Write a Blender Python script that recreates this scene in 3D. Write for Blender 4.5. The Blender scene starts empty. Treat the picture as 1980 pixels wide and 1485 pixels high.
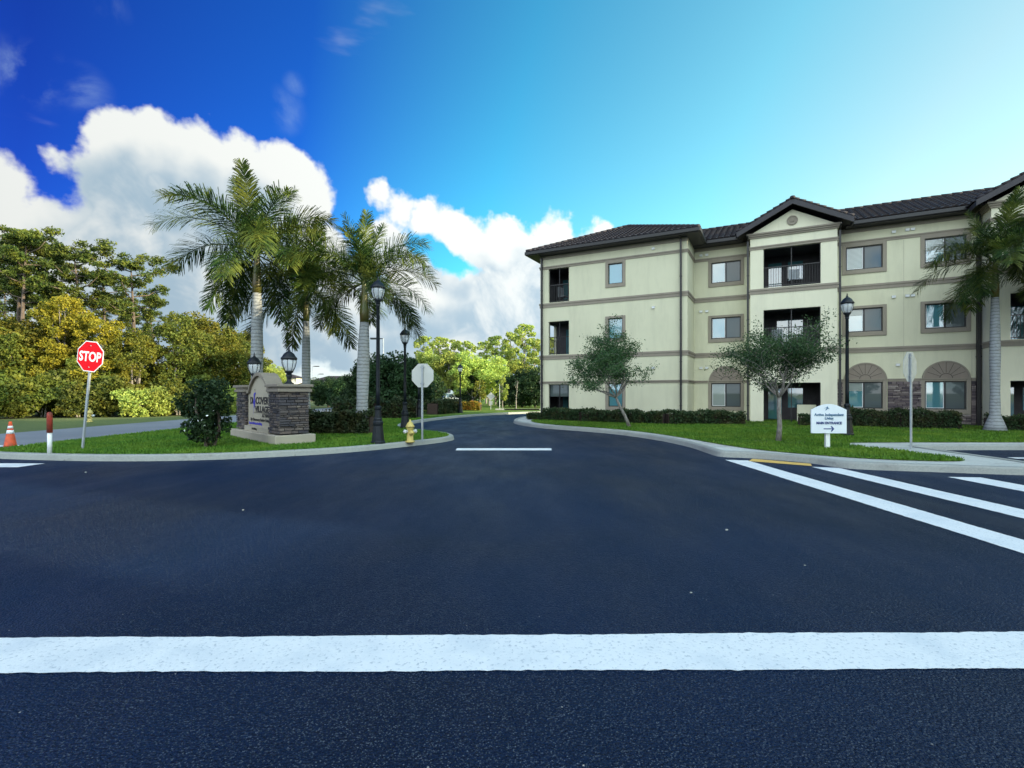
import bpy, math, random
import numpy as np
from mathutils import Vector, Matrix, noise as mnoise
R = math.radians
scene = bpy.context.scene
COL = scene.collection
# ------------------------------------------------------------------ camera
F, HC, CX, HY = 960.0, 1.55, 990.0, 760.0      # focal length in photo pixels, eye height, principal column, horizon row
cd = bpy.data.cameras.new('camera'); cam = bpy.data.objects.new('camera', cd); COL.objects.link(cam)
cam.location = (0, 0, HC); cam.rotation_euler = (R(90), 0, 0)
cd.sensor_width = 36; cd.lens = 36 * F / 1980; cd.shift_y = (HY - 742.5) / 1980
cd.clip_start = 0.05; cd.clip_end = 3000
scene.camera = cam
scene.view_settings.view_transform = 'Standard'; scene.view_settings.look = 'None'
scene.view_settings.exposure = 1.02; scene.view_settings.gamma = 1
scene.cycles.max_bounces = 6; scene.cycles.diffuse_bounces = 3; scene.cycles.glossy_bounces = 3
scene.cycles.transparent_max_bounces = 12; scene.cycles.transmission_bounces = 4
scene.cycles.caustics_reflective = False; scene.cycles.caustics_refractive = False
scene.cycles.use_denoising = True

def G(px, py, z=0.0):          # a ground point seen at that photo pixel
    Y = F * (HC - z) / (py - HY)
    return ((px - CX) / F * Y, Y)
def PX(px, Y): return (px - CX) / F * Y
def PZ(py, Y): return HC + (HY - py) / F * Y
def D(px, py):
    return Vector(((px - CX) / F, 1, (HY - py) / F)).normalized()

# ------------------------------------------------------------------ sun and sky
SUN_EL = 12.0
sun_h = Vector((0.938, -0.346)).normalized()
SUN = Vector((sun_h.x * math.cos(R(SUN_EL)), sun_h.y * math.cos(R(SUN_EL)), math.sin(R(SUN_EL))))
sl = bpy.data.lights.new('sun', 'SUN'); sl.energy = 5.0; sl.angle = R(0.53); sl.color = (1.0, 0.86, 0.60)
so = bpy.data.objects.new('sun', sl); COL.objects.link(so)
so.rotation_euler = SUN.to_track_quat('Z', 'Y').to_euler()

world = bpy.data.worlds.new('World'); scene.world = world; world.use_nodes = True
world.cycles.sampling_method = 'MANUAL'; world.cycles.sample_map_resolution = 512
W = world.node_tree; W.nodes.clear()
def wn(tree, typ, **kw):
    n = tree.nodes.new(typ)
    for k, v in kw.items(): setattr(n, k, v)
    return n
def mathn(tree, op, a, b=None, c=None, clamp=False):
    n = tree.nodes.new('ShaderNodeMath'); n.operation = op; n.use_clamp = clamp
    for i, v in enumerate((a, b, c)):
        if v is None: continue
        if isinstance(v, (int, float)): n.inputs[i].default_value = v
        else: tree.links.new(v, n.inputs[i])
    return n.outputs[0]
def maprange(tree, v, a, b, c, d, smooth=False):
    n = tree.nodes.new('ShaderNodeMapRange'); n.interpolation_type = 'SMOOTHSTEP' if smooth else 'LINEAR'
    tree.links.new(v, n.inputs[0])
    for i, x in zip((1, 2, 3, 4), (a, b, c, d)): n.inputs[i].default_value = x
    return n.outputs[0]
def mixc(tree, fac, a, b, mode='MIX'):
    n = tree.nodes.new('ShaderNodeMix'); n.data_type = 'RGBA'; n.blend_type = mode
    for i, v in ((0, fac), (6, a), (7, b)):
        if isinstance(v, (int, float)): n.inputs[i].default_value = v
        elif isinstance(v, tuple): n.inputs[i].default_value = (*v[:3], 1)
        else: tree.links.new(v, n.inputs[i])
    return n.outputs[2]

BLOBS = [  # cumulus lobes: photo column, row, radius -> directions in the sky
 (270, 300, 100), (360, 345, 115), (450, 370, 105), (568, 365, 92), (520, 430, 120), (300, 430, 150), (400, 520, 170),
 (200, 335, 72), (95, 300, 40), (-40, 330, 95), (60, 470, 120), (170, 500, 130), (290, 620, 170),
 (-140, 420, 190), (-60, 560, 170), (90, 620, 170), (520, 580, 150), (600, 500, 95), (640, 600, 110),
 (735, 385, 36), (775, 398, 42), (825, 422, 50), (880, 450, 52), (930, 478, 50), (985, 465, 62), (1050, 480, 70), (1130, 520, 80),
 (745, 480, 60), (800, 545, 66), (870, 600, 95), (970, 575, 105), (1060, 620, 160), (780, 640, 100), (680, 645, 80), (940, 690, 90),
]
def cloud_group(fine=True):
    g = bpy.data.node_groups.new('cloud_density', 'ShaderNodeTree')
    g.interface.new_socket('Vector', in_out='INPUT', socket_type='NodeSocketVector')
    g.interface.new_socket('Density', in_out='OUTPUT', socket_type='NodeSocketFloat')
    gi, go = g.nodes.new('NodeGroupInput'), g.nodes.new('NodeGroupOutput')
    # wobble the lookup so that lobes are not round
    nz = wn(g, 'ShaderNodeTexNoise'); nz.inputs['Scale'].default_value = 5.5; nz.inputs['Detail'].default_value = 5 if fine else 1.5; nz.inputs['Roughness'].default_value = 0.62
    g.links.new(gi.outputs[0], nz.inputs['Vector'])
    s = wn(g, 'ShaderNodeVectorMath', operation='MULTIPLY_ADD'); g.links.new(nz.outputs['Color'], s.inputs[0])
    s.inputs[1].default_value = (0.13,) * 3; s.inputs[2].default_value = (-0.065,) * 3
    ad = wn(g, 'ShaderNodeVectorMath', operation='ADD'); g.links.new(gi.outputs[0], ad.inputs[0]); g.links.new(s.outputs[0], ad.inputs[1])
    cur = None
    for px, py, r in BLOBS:
        c = D(px, py); rad = 0.5 * ((D(px + r, py) - c).length + (D(px, py - r) - c).length)
        d = wn(g, 'ShaderNodeVectorMath', operation='DISTANCE'); g.links.new(ad.outputs[0], d.inputs[0]); d.inputs[1].default_value = c
        v = mathn(g, 'MULTIPLY_ADD', d.outputs['Value'], -1.0 / rad, 1.0)
        v = mathn(g, 'MULTIPLY', v, min(1.0, rad / 0.07))
        cur = v if cur is None else mathn(g, 'SMOOTH_MAX', cur, v, 0.10)
    # broken cloud added over the unseen sky, behind and beside the viewer
    n2 = wn(g, 'ShaderNodeTexNoise'); n2.inputs['Scale'].default_value = 2.2; n2.inputs['Detail'].default_value = 4
    g.links.new(ad.outputs[0], n2.inputs['Vector'])
    sp = wn(g, 'ShaderNodeSeparateXYZ'); g.links.new(gi.outputs[0], sp.inputs[0])
    back = maprange(g, sp.outputs[1], 0.15, -0.35, -1.6, 0.50)
    gen = mathn(g, 'MULTIPLY_ADD', n2.outputs[0], 2.2, -1.05)
    gen = mathn(g, 'ADD', gen, back)
    cur = mathn(g, 'MAXIMUM', cur, gen)
    n3 = wn(g, 'ShaderNodeTexNoise'); n3.inputs['Scale'].default_value = 13; n3.inputs['Detail'].default_value = 7 if fine else 3; n3.inputs['Roughness'].default_value = 0.6
    g.links.new(gi.outputs[0], n3.inputs['Vector'])
    vo = wn(g, 'ShaderNodeTexVoronoi', feature='SMOOTH_F1'); vo.inputs['Scale'].default_value = 17; vo.inputs['Smoothness'].default_value = 0.5
    g.links.new(ad.outputs[0], vo.inputs['Vector'])
    a = mathn(g, 'MULTIPLY_ADD', n3.outputs[0], 0.75, -0.375)
    b = mathn(g, 'MULTIPLY_ADD', vo.outputs['Distance'], -0.30, 0.13)
    cur = mathn(g, 'ADD', cur, mathn(g, 'ADD', a, b))
    g.links.new(cur, go.inputs[0])
    return g
CG, CG2 = cloud_group(), cloud_group(False)
geo = wn(W, 'ShaderNodeTexCoord')
nrm = wn(W, 'ShaderNodeVectorMath', operation='NORMALIZE'); W.links.new(geo.outputs['Generated'], nrm.inputs[0])
sky = wn(W, 'ShaderNodeTexSky', sky_type='NISHITA'); sky.sun_disc = False
sky.sun_elevation = R(SUN_EL); sky.sun_rotation = math.atan2(sun_h.x, sun_h.y)
sky.air_density = 1.0; sky.dust_density = 0.7; sky.ozone_density = 2.0; sky.altitude = 0
def cg(offset, grp=CG):
    ad = wn(W, 'ShaderNodeVectorMath', operation='ADD'); W.links.new(nrm.outputs[0], ad.inputs[0]); ad.inputs[1].default_value = offset
    n = wn(W, 'ShaderNodeGroup'); n.node_tree = grp; W.links.new(ad.outputs[0], n.inputs[0]); return n.outputs[0]
d0 = cg((0, 0, 0)); d1 = cg((0.05, 0.0, 0.06), CG2)
alpha = maprange(W, d0, -0.02, 0.22, 0, 1, True)
spz = wn(W, 'ShaderNodeSeparateXYZ'); W.links.new(nrm.outputs[0], spz.inputs[0])
lit = maprange(W, mathn(W, 'MULTIPLY_ADD', d1, 0.75, mathn(W, 'MULTIPLY', d0, 0.25)), -0.02, 0.62, 1, 0, True)
spw = wn(W, 'ShaderNodeSeparateXYZ'); W.links.new(nrm.outputs[0], spw.inputs[0])
sdot = wn(W, 'ShaderNodeVectorMath', operation='DOT_PRODUCT'); W.links.new(nrm.outputs[0], sdot.inputs[0]); sdot.inputs[1].default_value = SUN
# graded sky: deeper away from the sun
gdot = wn(W, 'ShaderNodeVectorMath', operation='DOT_PRODUCT'); W.links.new(nrm.outputs[0], gdot.inputs[0]); gdot.inputs[1].default_value = (1, 0, -.35)
t2 = (0.05, 0.17, 0.80)
for lo, hi, c in ((-0.78, -0.505, (0.095, 0.52, 1.48)), (-0.505, -0.167, (0.57, 2.13, 2.25)), (-0.167, 0.22, (1.75, 3.1, 2.5)), (0.22, 0.46, (2.85, 2.9, 2.1))):
    t2 = mixc(W, maprange(W, gdot.outputs['Value'], lo, hi, 0, 1), t2, c)
skyc = mixc(W, 1.0, sky.outputs[0], t2, 'MULTIPLY')
cl_dark, cl_lit = (2.9, 3.9, 4.7), (6.5, 6.7, 6.5)
cn = wn(W, 'ShaderNodeTexNoise'); cn.inputs['Scale'].default_value = 6.5; cn.inputs['Detail'].default_value = 5; cn.inputs['Roughness'].default_value = .58; cn.inputs['Distortion'].default_value = .4
cof = wn(W, 'ShaderNodeVectorMath', operation='ADD'); W.links.new(nrm.outputs[0], cof.inputs[0]); cof.inputs[1].default_value = (3.1, .7, 1.9); W.links.new(cof.outputs[0], cn.inputs['Vector'])
lit = mathn(W, 'MAXIMUM', lit, mathn(W, 'MULTIPLY', maprange(W, cn.outputs[0], .42, .66, 0, .85, True), 1.0))
cc = mixc(W, lit, cl_dark, cl_lit)
cfac = maprange(W, sdot.outputs['Value'], -0.9, 0.1, 0.72, 1.1)
sc = wn(W, 'ShaderNodeVectorMath', operation='SCALE'); W.links.new(cc, sc.inputs[0]); W.links.new(cfac, sc.inputs['Scale'])
# thin wisps
wv = wn(W, 'ShaderNodeTexNoise'); wv.inputs['Scale'].default_value = 7; wv.inputs['Detail'].default_value = 7; wv.inputs['Roughness'].default_value = 0.55; wv.inputs['Distortion'].default_value = 0.6
W.links.new(nrm.outputs[0], wv.inputs['Vector'])
wis = None
for px, py, r, k in ((60, 140, 95, 1.0), (160, 175, 70, 0.8), (-60, 120, 110, 0.8), (545, 215, 55, .55), (210, 5, 55, .5), (860, 390, 50, .5), (570, 165, 30, .35)):
    c = D(px, py); rad = (D(px + r, py) - c).length
    d = wn(W, 'ShaderNodeVectorMath', operation='DISTANCE'); W.links.new(nrm.outputs[0], d.inputs[0]); d.inputs[1].default_value = c
    v = mathn(W, 'MULTIPLY', maprange(W, d.outputs['Value'], rad, 0, 0, 1, True), k)
    wis = v if wis is None else mathn(W, 'MAXIMUM', wis, v)
wis = mathn(W, 'MULTIPLY', wis, maprange(W, wv.outputs[0], 0.42, 0.72, 0, 0.75, True))
skyc = mixc(W, wis, skyc, (3.5, 4.8, 5.6))
ln = wn(W, 'ShaderNodeTexNoise'); ln.inputs['Scale'].default_value = 3.0; ln.inputs['Detail'].default_value = 5
lm = wn(W, 'ShaderNodeVectorMath', operation='MULTIPLY'); W.links.new(nrm.outputs[0], lm.inputs[0]); lm.inputs[1].default_value = (1, 1, 4)
W.links.new(lm.outputs[0], ln.inputs['Vector'])
bank = mathn(W, 'ADD', maprange(W, spz.outputs[2], 0.0, 0.26, 0.62, -0.25), mathn(W, 'MULTIPLY_ADD', ln.outputs[0], 1.6, -0.8))
bank = mathn(W, 'MULTIPLY', maprange(W, bank, 0.0, 0.55, 0, 0.92, True), maprange(W, spz.outputs[0], 0.02, 0.5, 1, 0.35))
bankc = mixc(W, maprange(W, ln.outputs[0], 0.35, 0.7, 0, 1), (3.6, 4.6, 5.2), (5.8, 6.1, 6.0))
fin = mixc(W, bank, skyc, bankc)
fin = mixc(W, alpha, fin, sc.outputs[0])
# unseen sky behind the viewer is brightened to lift the fill light
gain = wn(W, 'ShaderNodeVectorMath', operation='SCALE'); W.links.new(fin, gain.inputs[0])
W.links.new(maprange(W, spw.outputs[1], 0.25, -0.45, 1.0, 2.9, True), gain.inputs['Scale']); fin = gain.outputs[0]
bg = wn(W, 'ShaderNodeBackground'); bg.inputs[1].default_value = 0.085
W.links.new(fin, bg.inputs[0])
wo = wn(W, 'ShaderNodeOutputWorld'); W.links.new(bg.outputs[0], wo.inputs[0])
# ------------------------------------------------------------------ mesh helpers
class MB:
    def __init__(s): s.v = []; s.f = []; s.sm = []
    def add(s, vs, fs, smooth=False):
        n = len(s.v); s.v.extend([tuple(p) for p in vs]); s.f.extend([tuple(i + n for i in f) for f in fs]); s.sm.extend([smooth] * len(fs))
    def box(s, x0, x1, y0, y1, z0, z1, M=None):
        vs = [Vector(p) for p in ((x0,y0,z0),(x1,y0,z0),(x1,y1,z0),(x0,y1,z0),(x0,y0,z1),(x1,y0,z1),(x1,y1,z1),(x0,y1,z1))]
        if M: vs = [M @ p for p in vs]
        s.add(vs, ((0,3,2,1),(4,5,6,7),(0,1,5,4),(1,2,6,5),(2,3,7,6),(3,0,4,7)))
    def tube(s, pts, rad, n=8, cap=True):
        pts = [Vector(p) for p in pts]
        if isinstance(rad, (int, float)): rad = [rad] * len(pts)
        vs = []; fs = []; ref = None
        for i, p in enumerate(pts):
            d = (pts[min(i + 1, len(pts) - 1)] - pts[max(i - 1, 0)]).normalized()
            if ref is None: ref = Vector((1, 0, 0)) if abs(d.x) < 0.8 else Vector((0, 1, 0))
            a = (ref - d * ref.dot(d)).normalized(); b = d.cross(a); ref = a
            for k in range(n):
                t = 2 * math.pi * k / n; vs.append(p + (a * math.cos(t) + b * math.sin(t)) * rad[i])
        for i in range(len(pts) - 1):
            for k in range(n):
                fs.append((i*n+k, i*n+(k+1)%n, (i+1)*n+(k+1)%n, (i+1)*n+k))
        if cap: fs.append(tuple(range(n))[::-1]); fs.append(tuple((len(pts)-1)*n + k for k in range(n)))
        s.add(vs, fs, True)
    def lathe(s, prof, n=16, c=(0,0,0), smooth=True, M=None):
        vs = []; fs = []
        for r, z in prof:
            for k in range(n):
                t = 2 * math.pi * (k + .5) / n; p = Vector((c[0] + r*math.cos(t), c[1] + r*math.sin(t), c[2] + z))
                vs.append(M @ p if M else p)
        for i in range(len(prof) - 1):
            for k in range(n): fs.append((i*n+k, i*n+(k+1)%n, (i+1)*n+(k+1)%n, (i+1)*n+k))
        fs.append(tuple(range(n))[::-1]); fs.append(tuple((len(prof)-1)*n + k for k in range(n)))
        s.add(vs, fs, smooth)
    def prism(s, poly, z0, z1, M=None):
        n = len(poly)
        vs = [Vector((p[0], p[1], z0)) for p in poly] + [Vector((p[0], p[1], z1)) for p in poly]
        if M: vs = [M @ p for p in vs]
        fs = [tuple(range(n))[::-1], tuple(range(n, 2*n))] + [(i, (i+1)%n, n+(i+1)%n, n+i) for i in range(n)]
        s.add(vs, fs)
    def quad(s, a, b, c, d): s.add((a, b, c, d), ((0,1,2,3),))
def make(name, mb, mat, parent=None, loc=(0,0,0), rz=0, bevel=0):
    me = bpy.data.meshes.new(name); me.from_pydata(mb.v, [], mb.f); 
    if any(mb.sm): me.polygons.foreach_set('use_smooth', mb.sm)
    me.materials.append(mat); me.update()
    o = bpy.data.objects.new(name, me); COL.objects.link(o); o.location = loc; o.rotation_euler = (0, 0, rz)
    if parent: o.parent = parent
    if bevel:
        b = o.modifiers.new('bevel', 'BEVEL'); b.width = bevel; b.segments = 2; b.limit_method = 'ANGLE'; b.angle_limit = R(40)
    return o
def meshnp(name, V, Fq, mat, smooth=False):      # fast quad / triangle mesh
    V = np.asarray(V, np.float32); Fq = np.asarray(Fq, np.int32); k = Fq.shape[1]
    me = bpy.data.meshes.new(name); me.vertices.add(len(V)); me.vertices.foreach_set('co', V.ravel())
    me.loops.add(Fq.size); me.loops.foreach_set('vertex_index', Fq.ravel())
    me.polygons.add(len(Fq)); me.polygons.foreach_set('loop_start', np.arange(0, Fq.size, k, dtype=np.int32))
    me.polygons.foreach_set('loop_total', np.full(len(Fq), k, np.int32))
    if smooth: me.polygons.foreach_set('use_smooth', np.ones(len(Fq), bool))
    me.materials.append(mat); me.update(calc_edges=True); me.validate()
    return me
def tag(o, label=None, cat=None, group=None, kind=None):
    for k, v in (('label', label), ('category', cat), ('group', group), ('kind', kind)):
        if v: o[k] = v
    return o
def thing(name, loc, rz, label, cat, group=None):
    o = bpy.data.objects.new(name, None); COL.objects.link(o); o.location = loc; o.rotation_euler = (0, 0, rz); o.empty_display_size = .2
    return tag(o, label, cat, group)
def copy_tree(o, loc=None, rz=None, scale=None, label=None, group=None, parent=None):
    c = o.copy(); COL.objects.link(c)
    if parent: c.parent = parent
    if loc is not None: c.location = loc
    if rz is not None: c.rotation_euler = (0, 0, rz)
    if scale is not None: c.scale = (scale,)*3 if isinstance(scale, (int, float)) else scale
    if label: c['label'] = label
    if group: c['group'] = group
    for ch in list(o.children): copy_tree(ch, parent=c)
    return c

# ------------------------------------------------------------------ materials
def mat(name, col=(.5,.5,.5), rough=.7, metal=0.0, spec=.5):
    m = bpy.data.materials.new(name); m.use_nodes = True
    b = m.node_tree.nodes['Principled BSDF']; b.inputs['Base Color'].default_value = (*col, 1)
    b.inputs['Roughness'].default_value = rough; b.inputs['Metallic'].default_value = metal; b.inputs['Specular IOR Level'].default_value = spec
    return m, m.node_tree, b
def noise_tex(t, scale, detail=4, rough=.5, coord='Object', stretch=None, dist=0):
    tc = t.nodes.new('ShaderNodeTexCoord'); n = t.nodes.new('ShaderNodeTexNoise')
    n.inputs['Scale'].default_value = scale; n.inputs['Detail'].default_value = detail; n.inputs['Roughness'].default_value = rough; n.inputs['Distortion'].default_value = dist
    if stretch:
        mp = t.nodes.new('ShaderNodeMapping'); mp.inputs['Scale'].default_value = stretch
        t.links.new(tc.outputs[coord], mp.inputs[0]); t.links.new(mp.outputs[0], n.inputs['Vector'])
    else: t.links.new(tc.outputs[coord], n.inputs['Vector'])
    return n.outputs[0]
def bump(t, b, h, strength=.3, dist=.01):
    n = t.nodes.new('ShaderNodeBump'); n.inputs['Strength'].default_value = strength; n.inputs['Distance'].default_value = dist
    t.links.new(h, n.inputs['Height']); t.links.new(n.outputs[0], b.inputs['Normal'])
def speck(name, c1, c2, scale, rough=.7, lo=.35, hi=.65, bs=.2, bd=.01, detail=5, spec=.5, stretch=None, big=None, metal=0):
    m, t, b = mat(name, c1, rough, metal, spec)
    n = noise_tex(t, scale, detail, .6, stretch=stretch)
    c = mixc(t, maprange(t, n, lo, hi, 0, 1), c1, c2)
    if big:
        n2 = noise_tex(t, big[0], 4); c = mixc(t, maprange(t, n2, .35, .65, 0, big[2]), c, big[1])
    t.links.new(c, b.inputs['Base Color'])
    if bs: bump(t, b, n, bs, bd)
    return m
M = {}
# asphalt: fresh sealed mat with aggregate
m, t, b = mat('asphalt', (.03,.03,.03), .55, 0, .14)
vo = wn(t, 'ShaderNodeTexVoronoi'); vo.inputs['Scale'].default_value = 70
tc = wn(t, 'ShaderNodeTexCoord'); t.links.new(tc.outputs['Object'], vo.inputs['Vector'])
n1 = noise_tex(t, 60, 4, .6); n2 = noise_tex(t, .22, 4, .55); n3 = noise_tex(t, 1.3, 5, .6, stretch=(1, .35, 1))
cell = wn(t, 'ShaderNodeTexVoronoi'); cell.inputs['Scale'].default_value = 135; t.links.new(tc.outputs['Object'], cell.inputs['Vector'])
sx = wn(t, 'ShaderNodeSeparateColor'); t.links.new(cell.outputs['Color'], sx.inputs[0])
grain = mathn(t, 'MULTIPLY', maprange(t, sx.outputs[0], .62, .98, 0, 1), maprange(t, cell.outputs['Distance'], .62, .30, 0, 1))
c = mixc(t, grain, (.0008, .0075, .028), (.125, .15, .175))
c = mixc(t, maprange(t, n2, .36, .58, 0, .55), c, (.002, .020, .070))
c = mixc(t, maprange(t, n3, .45, .75, 0, .25), c, (.004, .020, .044))
chip = wn(t, 'ShaderNodeTexVoronoi'); chip.inputs['Scale'].default_value = 4.5; t.links.new(tc.outputs['Object'], chip.inputs['Vector'])
c = mixc(t, maprange(t, chip.outputs['Distance'], .028, .018, 0, .8), c, (.42, .40, .36))
t.links.new(c, b.inputs['Base Color'])
hgt = mathn(t, 'ADD', mathn(t, 'MULTIPLY', vo.outputs['Distance'], -1.0), n1)
bump(t, b, hgt, 1.0, .016)
t.links.new(maprange(t, n3, .3, .7, .42, .62), b.inputs['Roughness'])
M['asphalt'] = m
M['old_asphalt'] = speck('old_asphalt', (.17,.18,.20), (.24,.25,.26), 18, .85, big=(.4, (.14,.15,.17), .6))
# road paint with worn grain
m, t, b = mat('road_paint', (.74,.78,.80), .55, 0, .4)
n1 = noise_tex(t, 42, 5, .65); n2 = noise_tex(t, 2.2, 4, .6)
c = mixc(t, maprange(t, n1, .32, .44, 1, 0), (.74,.76,.75), (.38,.42,.45))
c = mixc(t, maprange(t, n2, .48, .70, 0, .45), c, (.50,.56,.60))
t.links.new(c, b.inputs['Base Color']); bump(t, b, n1, .6, .008); M['paint'] = m
M['yellow_paint'] = speck('yellow_paint', (.72,.46,.10), (.60,.38,.10), 30, .6)
m, t, b = mat('concrete', (.5,.5,.5), .85)
n1 = noise_tex(t, 30, 6, .7); n2 = noise_tex(t, 1.1, 5, .6); n3 = noise_tex(t, 4, 5, .7)
c = mixc(t, maprange(t, n1, .3, .7, 0, 1), (.23,.25,.23), (.35,.36,.32))
c = mixc(t, maprange(t, n2, .45, .7, 0, .6), c, (.22,.22,.20)); c = mixc(t, maprange(t, n3, .58, .75, 0, .6), c, (.15,.145,.13))
t.links.new(c, b.inputs['Base Color']); bump(t, b, n1, .3, .006); M['concrete'] = m
m, t, b = mat('lawn', (.05,.1,.02), .9, 0, .2)
n1 = noise_tex(t, 70, 5, .7); n2 = noise_tex(t, .9, 4, .6); n3 = noise_tex(t, 6, 4, .6)
c = mixc(t, maprange(t, n1, .3, .7, 0, 1), (.030,.075,.010), (.12,.22,.026))
c = mixc(t, maprange(t, n2, .4, .62, 0, .75), c, (.17,.22,.030)); c = mixc(t, maprange(t, n3, .55, .75, 0, .5), c, (.03,.085,.012))
t.links.new(c, b.inputs['Base Color']); bump(t, b, n1, .9, .04); M['lawn'] = m
M['ground'] = speck('field', (.075,.11,.02), (.12,.15,.035), 5, .95, big=(.08, (.05,.07,.02), .6), bs=.6, bd=.1)
M['mulch'] = speck('mulch', (.018,.012,.010), (.06,.035,.025), 40, .95, bs=.9, bd=.03)
def leaf_mat(name, c1, c2, c3, trans=.35, rough=.6, patch=.9):
    m, t, b = mat(name, c1, rough, 0, .25)
    g = wn(t, 'ShaderNodeNewGeometry'); oi = wn(t, 'ShaderNodeObjectInfo')
    c = mixc(t, g.outputs['Random Per Island'], c1, c2)
    n = noise_tex(t, patch, 3, .6); c = mixc(t, maprange(t, n, .45, .66, 0, .85), c, c3)
    h = wn(t, 'ShaderNodeHueSaturation'); t.links.new(c, h.inputs['Color'])
    t.links.new(maprange(t, oi.outputs['Random'], 0, 1, .8, 1.25), h.inputs['Value'])
    t.links.new(maprange(t, oi.outputs['Random'], 0, 1, .485, .51), h.inputs['Hue'])
    t.links.new(h.outputs[0], b.inputs['Base Color'])
    tr = wn(t, 'ShaderNodeBsdfTranslucent'); t.links.new(h.outputs[0], tr.inputs[0])
    mx = wn(t, 'ShaderNodeMixShader'); mx.inputs[0].default_value = trans
    t.links.new(b.outputs[0], mx.inputs[1]); t.links.new(tr.outputs[0], mx.inputs[2])
    t.links.new(mx.outputs[0], t.nodes['Material Output'].inputs[0]); return m
M['broad'] = leaf_mat('broad_leaves', (.050,.072,.011), (.18,.19,.024), (.24,.21,.025))
M['broad_green'] = leaf_mat('green_leaves', (.032,.062,.013), (.14,.175,.028), (.20,.20,.027))
M['yellow'] = leaf_mat('yellow_leaves', (.15,.13,.013), (.34,.27,.025), (.12,.135,.018))
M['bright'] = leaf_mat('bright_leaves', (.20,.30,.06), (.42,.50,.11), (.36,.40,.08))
M['pine'] = leaf_mat('pine_needles', (.018,.045,.011), (.085,.12,.02), (.15,.165,.022), .25)
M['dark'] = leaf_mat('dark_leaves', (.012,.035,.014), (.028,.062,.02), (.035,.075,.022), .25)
M['oak'] = leaf_mat('oak_leaves', (.022,.066,.028), (.065,.135,.050), (.075,.15,.042), .3, patch=2)
M['hedge'] = leaf_mat('hedge_leaves', (.018,.04,.016), (.04,.07,.025), (.06,.06,.02), .25, patch=2.5)
M['hedge_lit'] = leaf_mat('sunlit_hedge_leaves', (.18,.20,.025), (.36,.27,.03), (.30,.12,.02), .35, patch=2.5)  # brighter copy of the hedge leaves, sunlight put into their colour
M['palm'] = leaf_mat('palm_leaves', (.008,.030,.009), (.055,.105,.020), (.19,.22,.038), .38, .45, patch=1.2)
M['blade'] = leaf_mat('grass_blades', (.045,.13,.014), (.12,.25,.022), (.15,.25,.025), .3, patch=.8)
M['bark'] = speck('bark', (.14,.11,.085), (.06,.045,.035), 14, .95, bs=.8, bd=.03, stretch=(1,1,.3))
M['pale_bark'] = speck('pale_bark', (.30,.28,.25), (.14,.12,.10), 20, .9, bs=.7, bd=.01, stretch=(1,1,.35))
# palm trunk with ring scars
m, t, b = mat('palm_bark', (.3,.3,.3), .85)
tc = wn(t, 'ShaderNodeTexCoord'); wv2 = wn(t, 'ShaderNodeTexWave', wave_type='BANDS', bands_direction='Z')
wv2.inputs['Scale'].default_value = 2.6; wv2.inputs['Distortion'].default_value = 2.6; wv2.inputs['Detail'].default_value = 3; wv2.inputs['Detail Scale'].default_value = 2.5
t.links.new(tc.outputs['Object'], wv2.inputs['Vector']); n1 = noise_tex(t, 9, 5, .7)
c = mixc(t, maprange(t, wv2.outputs['Fac'], .02, .30, 0, 1), (.17,.18,.18), (.30,.32,.32)); c = mixc(t, maprange(t, n1, .52, .72, 0, .7), c, (.16,.15,.13))
t.links.new(c, b.inputs['Base Color']); bump(t, b, wv2.outputs['Fac'], .35, .015); M['palm_bark'] = m
M['crownshaft'] = speck('crownshaft', (.06,.10,.022), (.12,.125,.024), 6, .4, stretch=(1,1,.2), bs=.1, big=(3, (.10,.055,.018), .7))
# building
def stucco(name, col):
    m, t, b = mat(name, col, .9, 0, .25)
    n1 = noise_tex(t, 90, 4, .7); n2 = noise_tex(t, .55, 5, .6); n3 = noise_tex(t, 1.6, 5, .7, stretch=(1,1,.18))
    k = Vector(col)
    c = mixc(t, maprange(t, n2, .35, .68, 0, .5), col, tuple(k * .86)); c = mixc(t, maprange(t, n3, .48, .75, 0, .6), c, tuple(k * .76))
    t.links.new(c, b.inputs['Base Color']); bump(t, b, n1, .35, .006); return m
M['stucco'] = stucco('cream_stucco', (.655,.635,.45))
M['stucco_pale'] = stucco('pale_stucco', (.75,.72,.53))
M['trim'] = stucco('taupe_trim', (.30,.262,.205))
M['fan'] = stucco('fan_panel', (.27,.225,.18))
M['dark_metal'] = mat('dark_metal', (.012,.011,.011), .45, .0, .5)[0]
M['black_paint'] = speck('black_paint', (.005,.008,.011), (.010,.014,.018), 8, .45, bs=0, spec=.3)
M['roof_tile'] = speck('roof_tile', (.014,.011,.013), (.040,.028,.026), 5, .8, big=(.9, (.02,.017,.024), .8), bs=.3)
M['fascia'] = speck('fascia', (.024,.022,.026), (.034,.030,.034), 6, .6, bs=0)
M['white_frame'] = mat('white_frame', (.75,.76,.74), .5)[0]
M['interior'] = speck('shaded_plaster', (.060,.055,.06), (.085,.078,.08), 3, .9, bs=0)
def glass(name, base, rough, spec=1.0, coat=1.0, blinds=None):
    m, t, b = mat(name, base, rough, 0, spec); b.inputs['Coat Weight'].default_value = coat; b.inputs['Coat Roughness'].default_value = .02; b.inputs['Coat IOR'].default_value = 2.2
    n = noise_tex(t, 1.6, 2); bump(t, b, n, .05, .05)
    return m
M['glass'] = glass('window_glass', (.08,.24,.27), .03)  # teal base puts the reflected sky into the pane colour
M['screen_glass'] = glass('screened_glass', (.045,.065,.065), .45, .4, .25)
m, t, b = mat('blinds_behind_glass', (.3,.3,.3), .35, 0, .8); b.inputs['Coat Weight'].default_value = .8; b.inputs['Coat Roughness'].default_value = .03; b.inputs['Coat IOR'].default_value = 1.8
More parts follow.
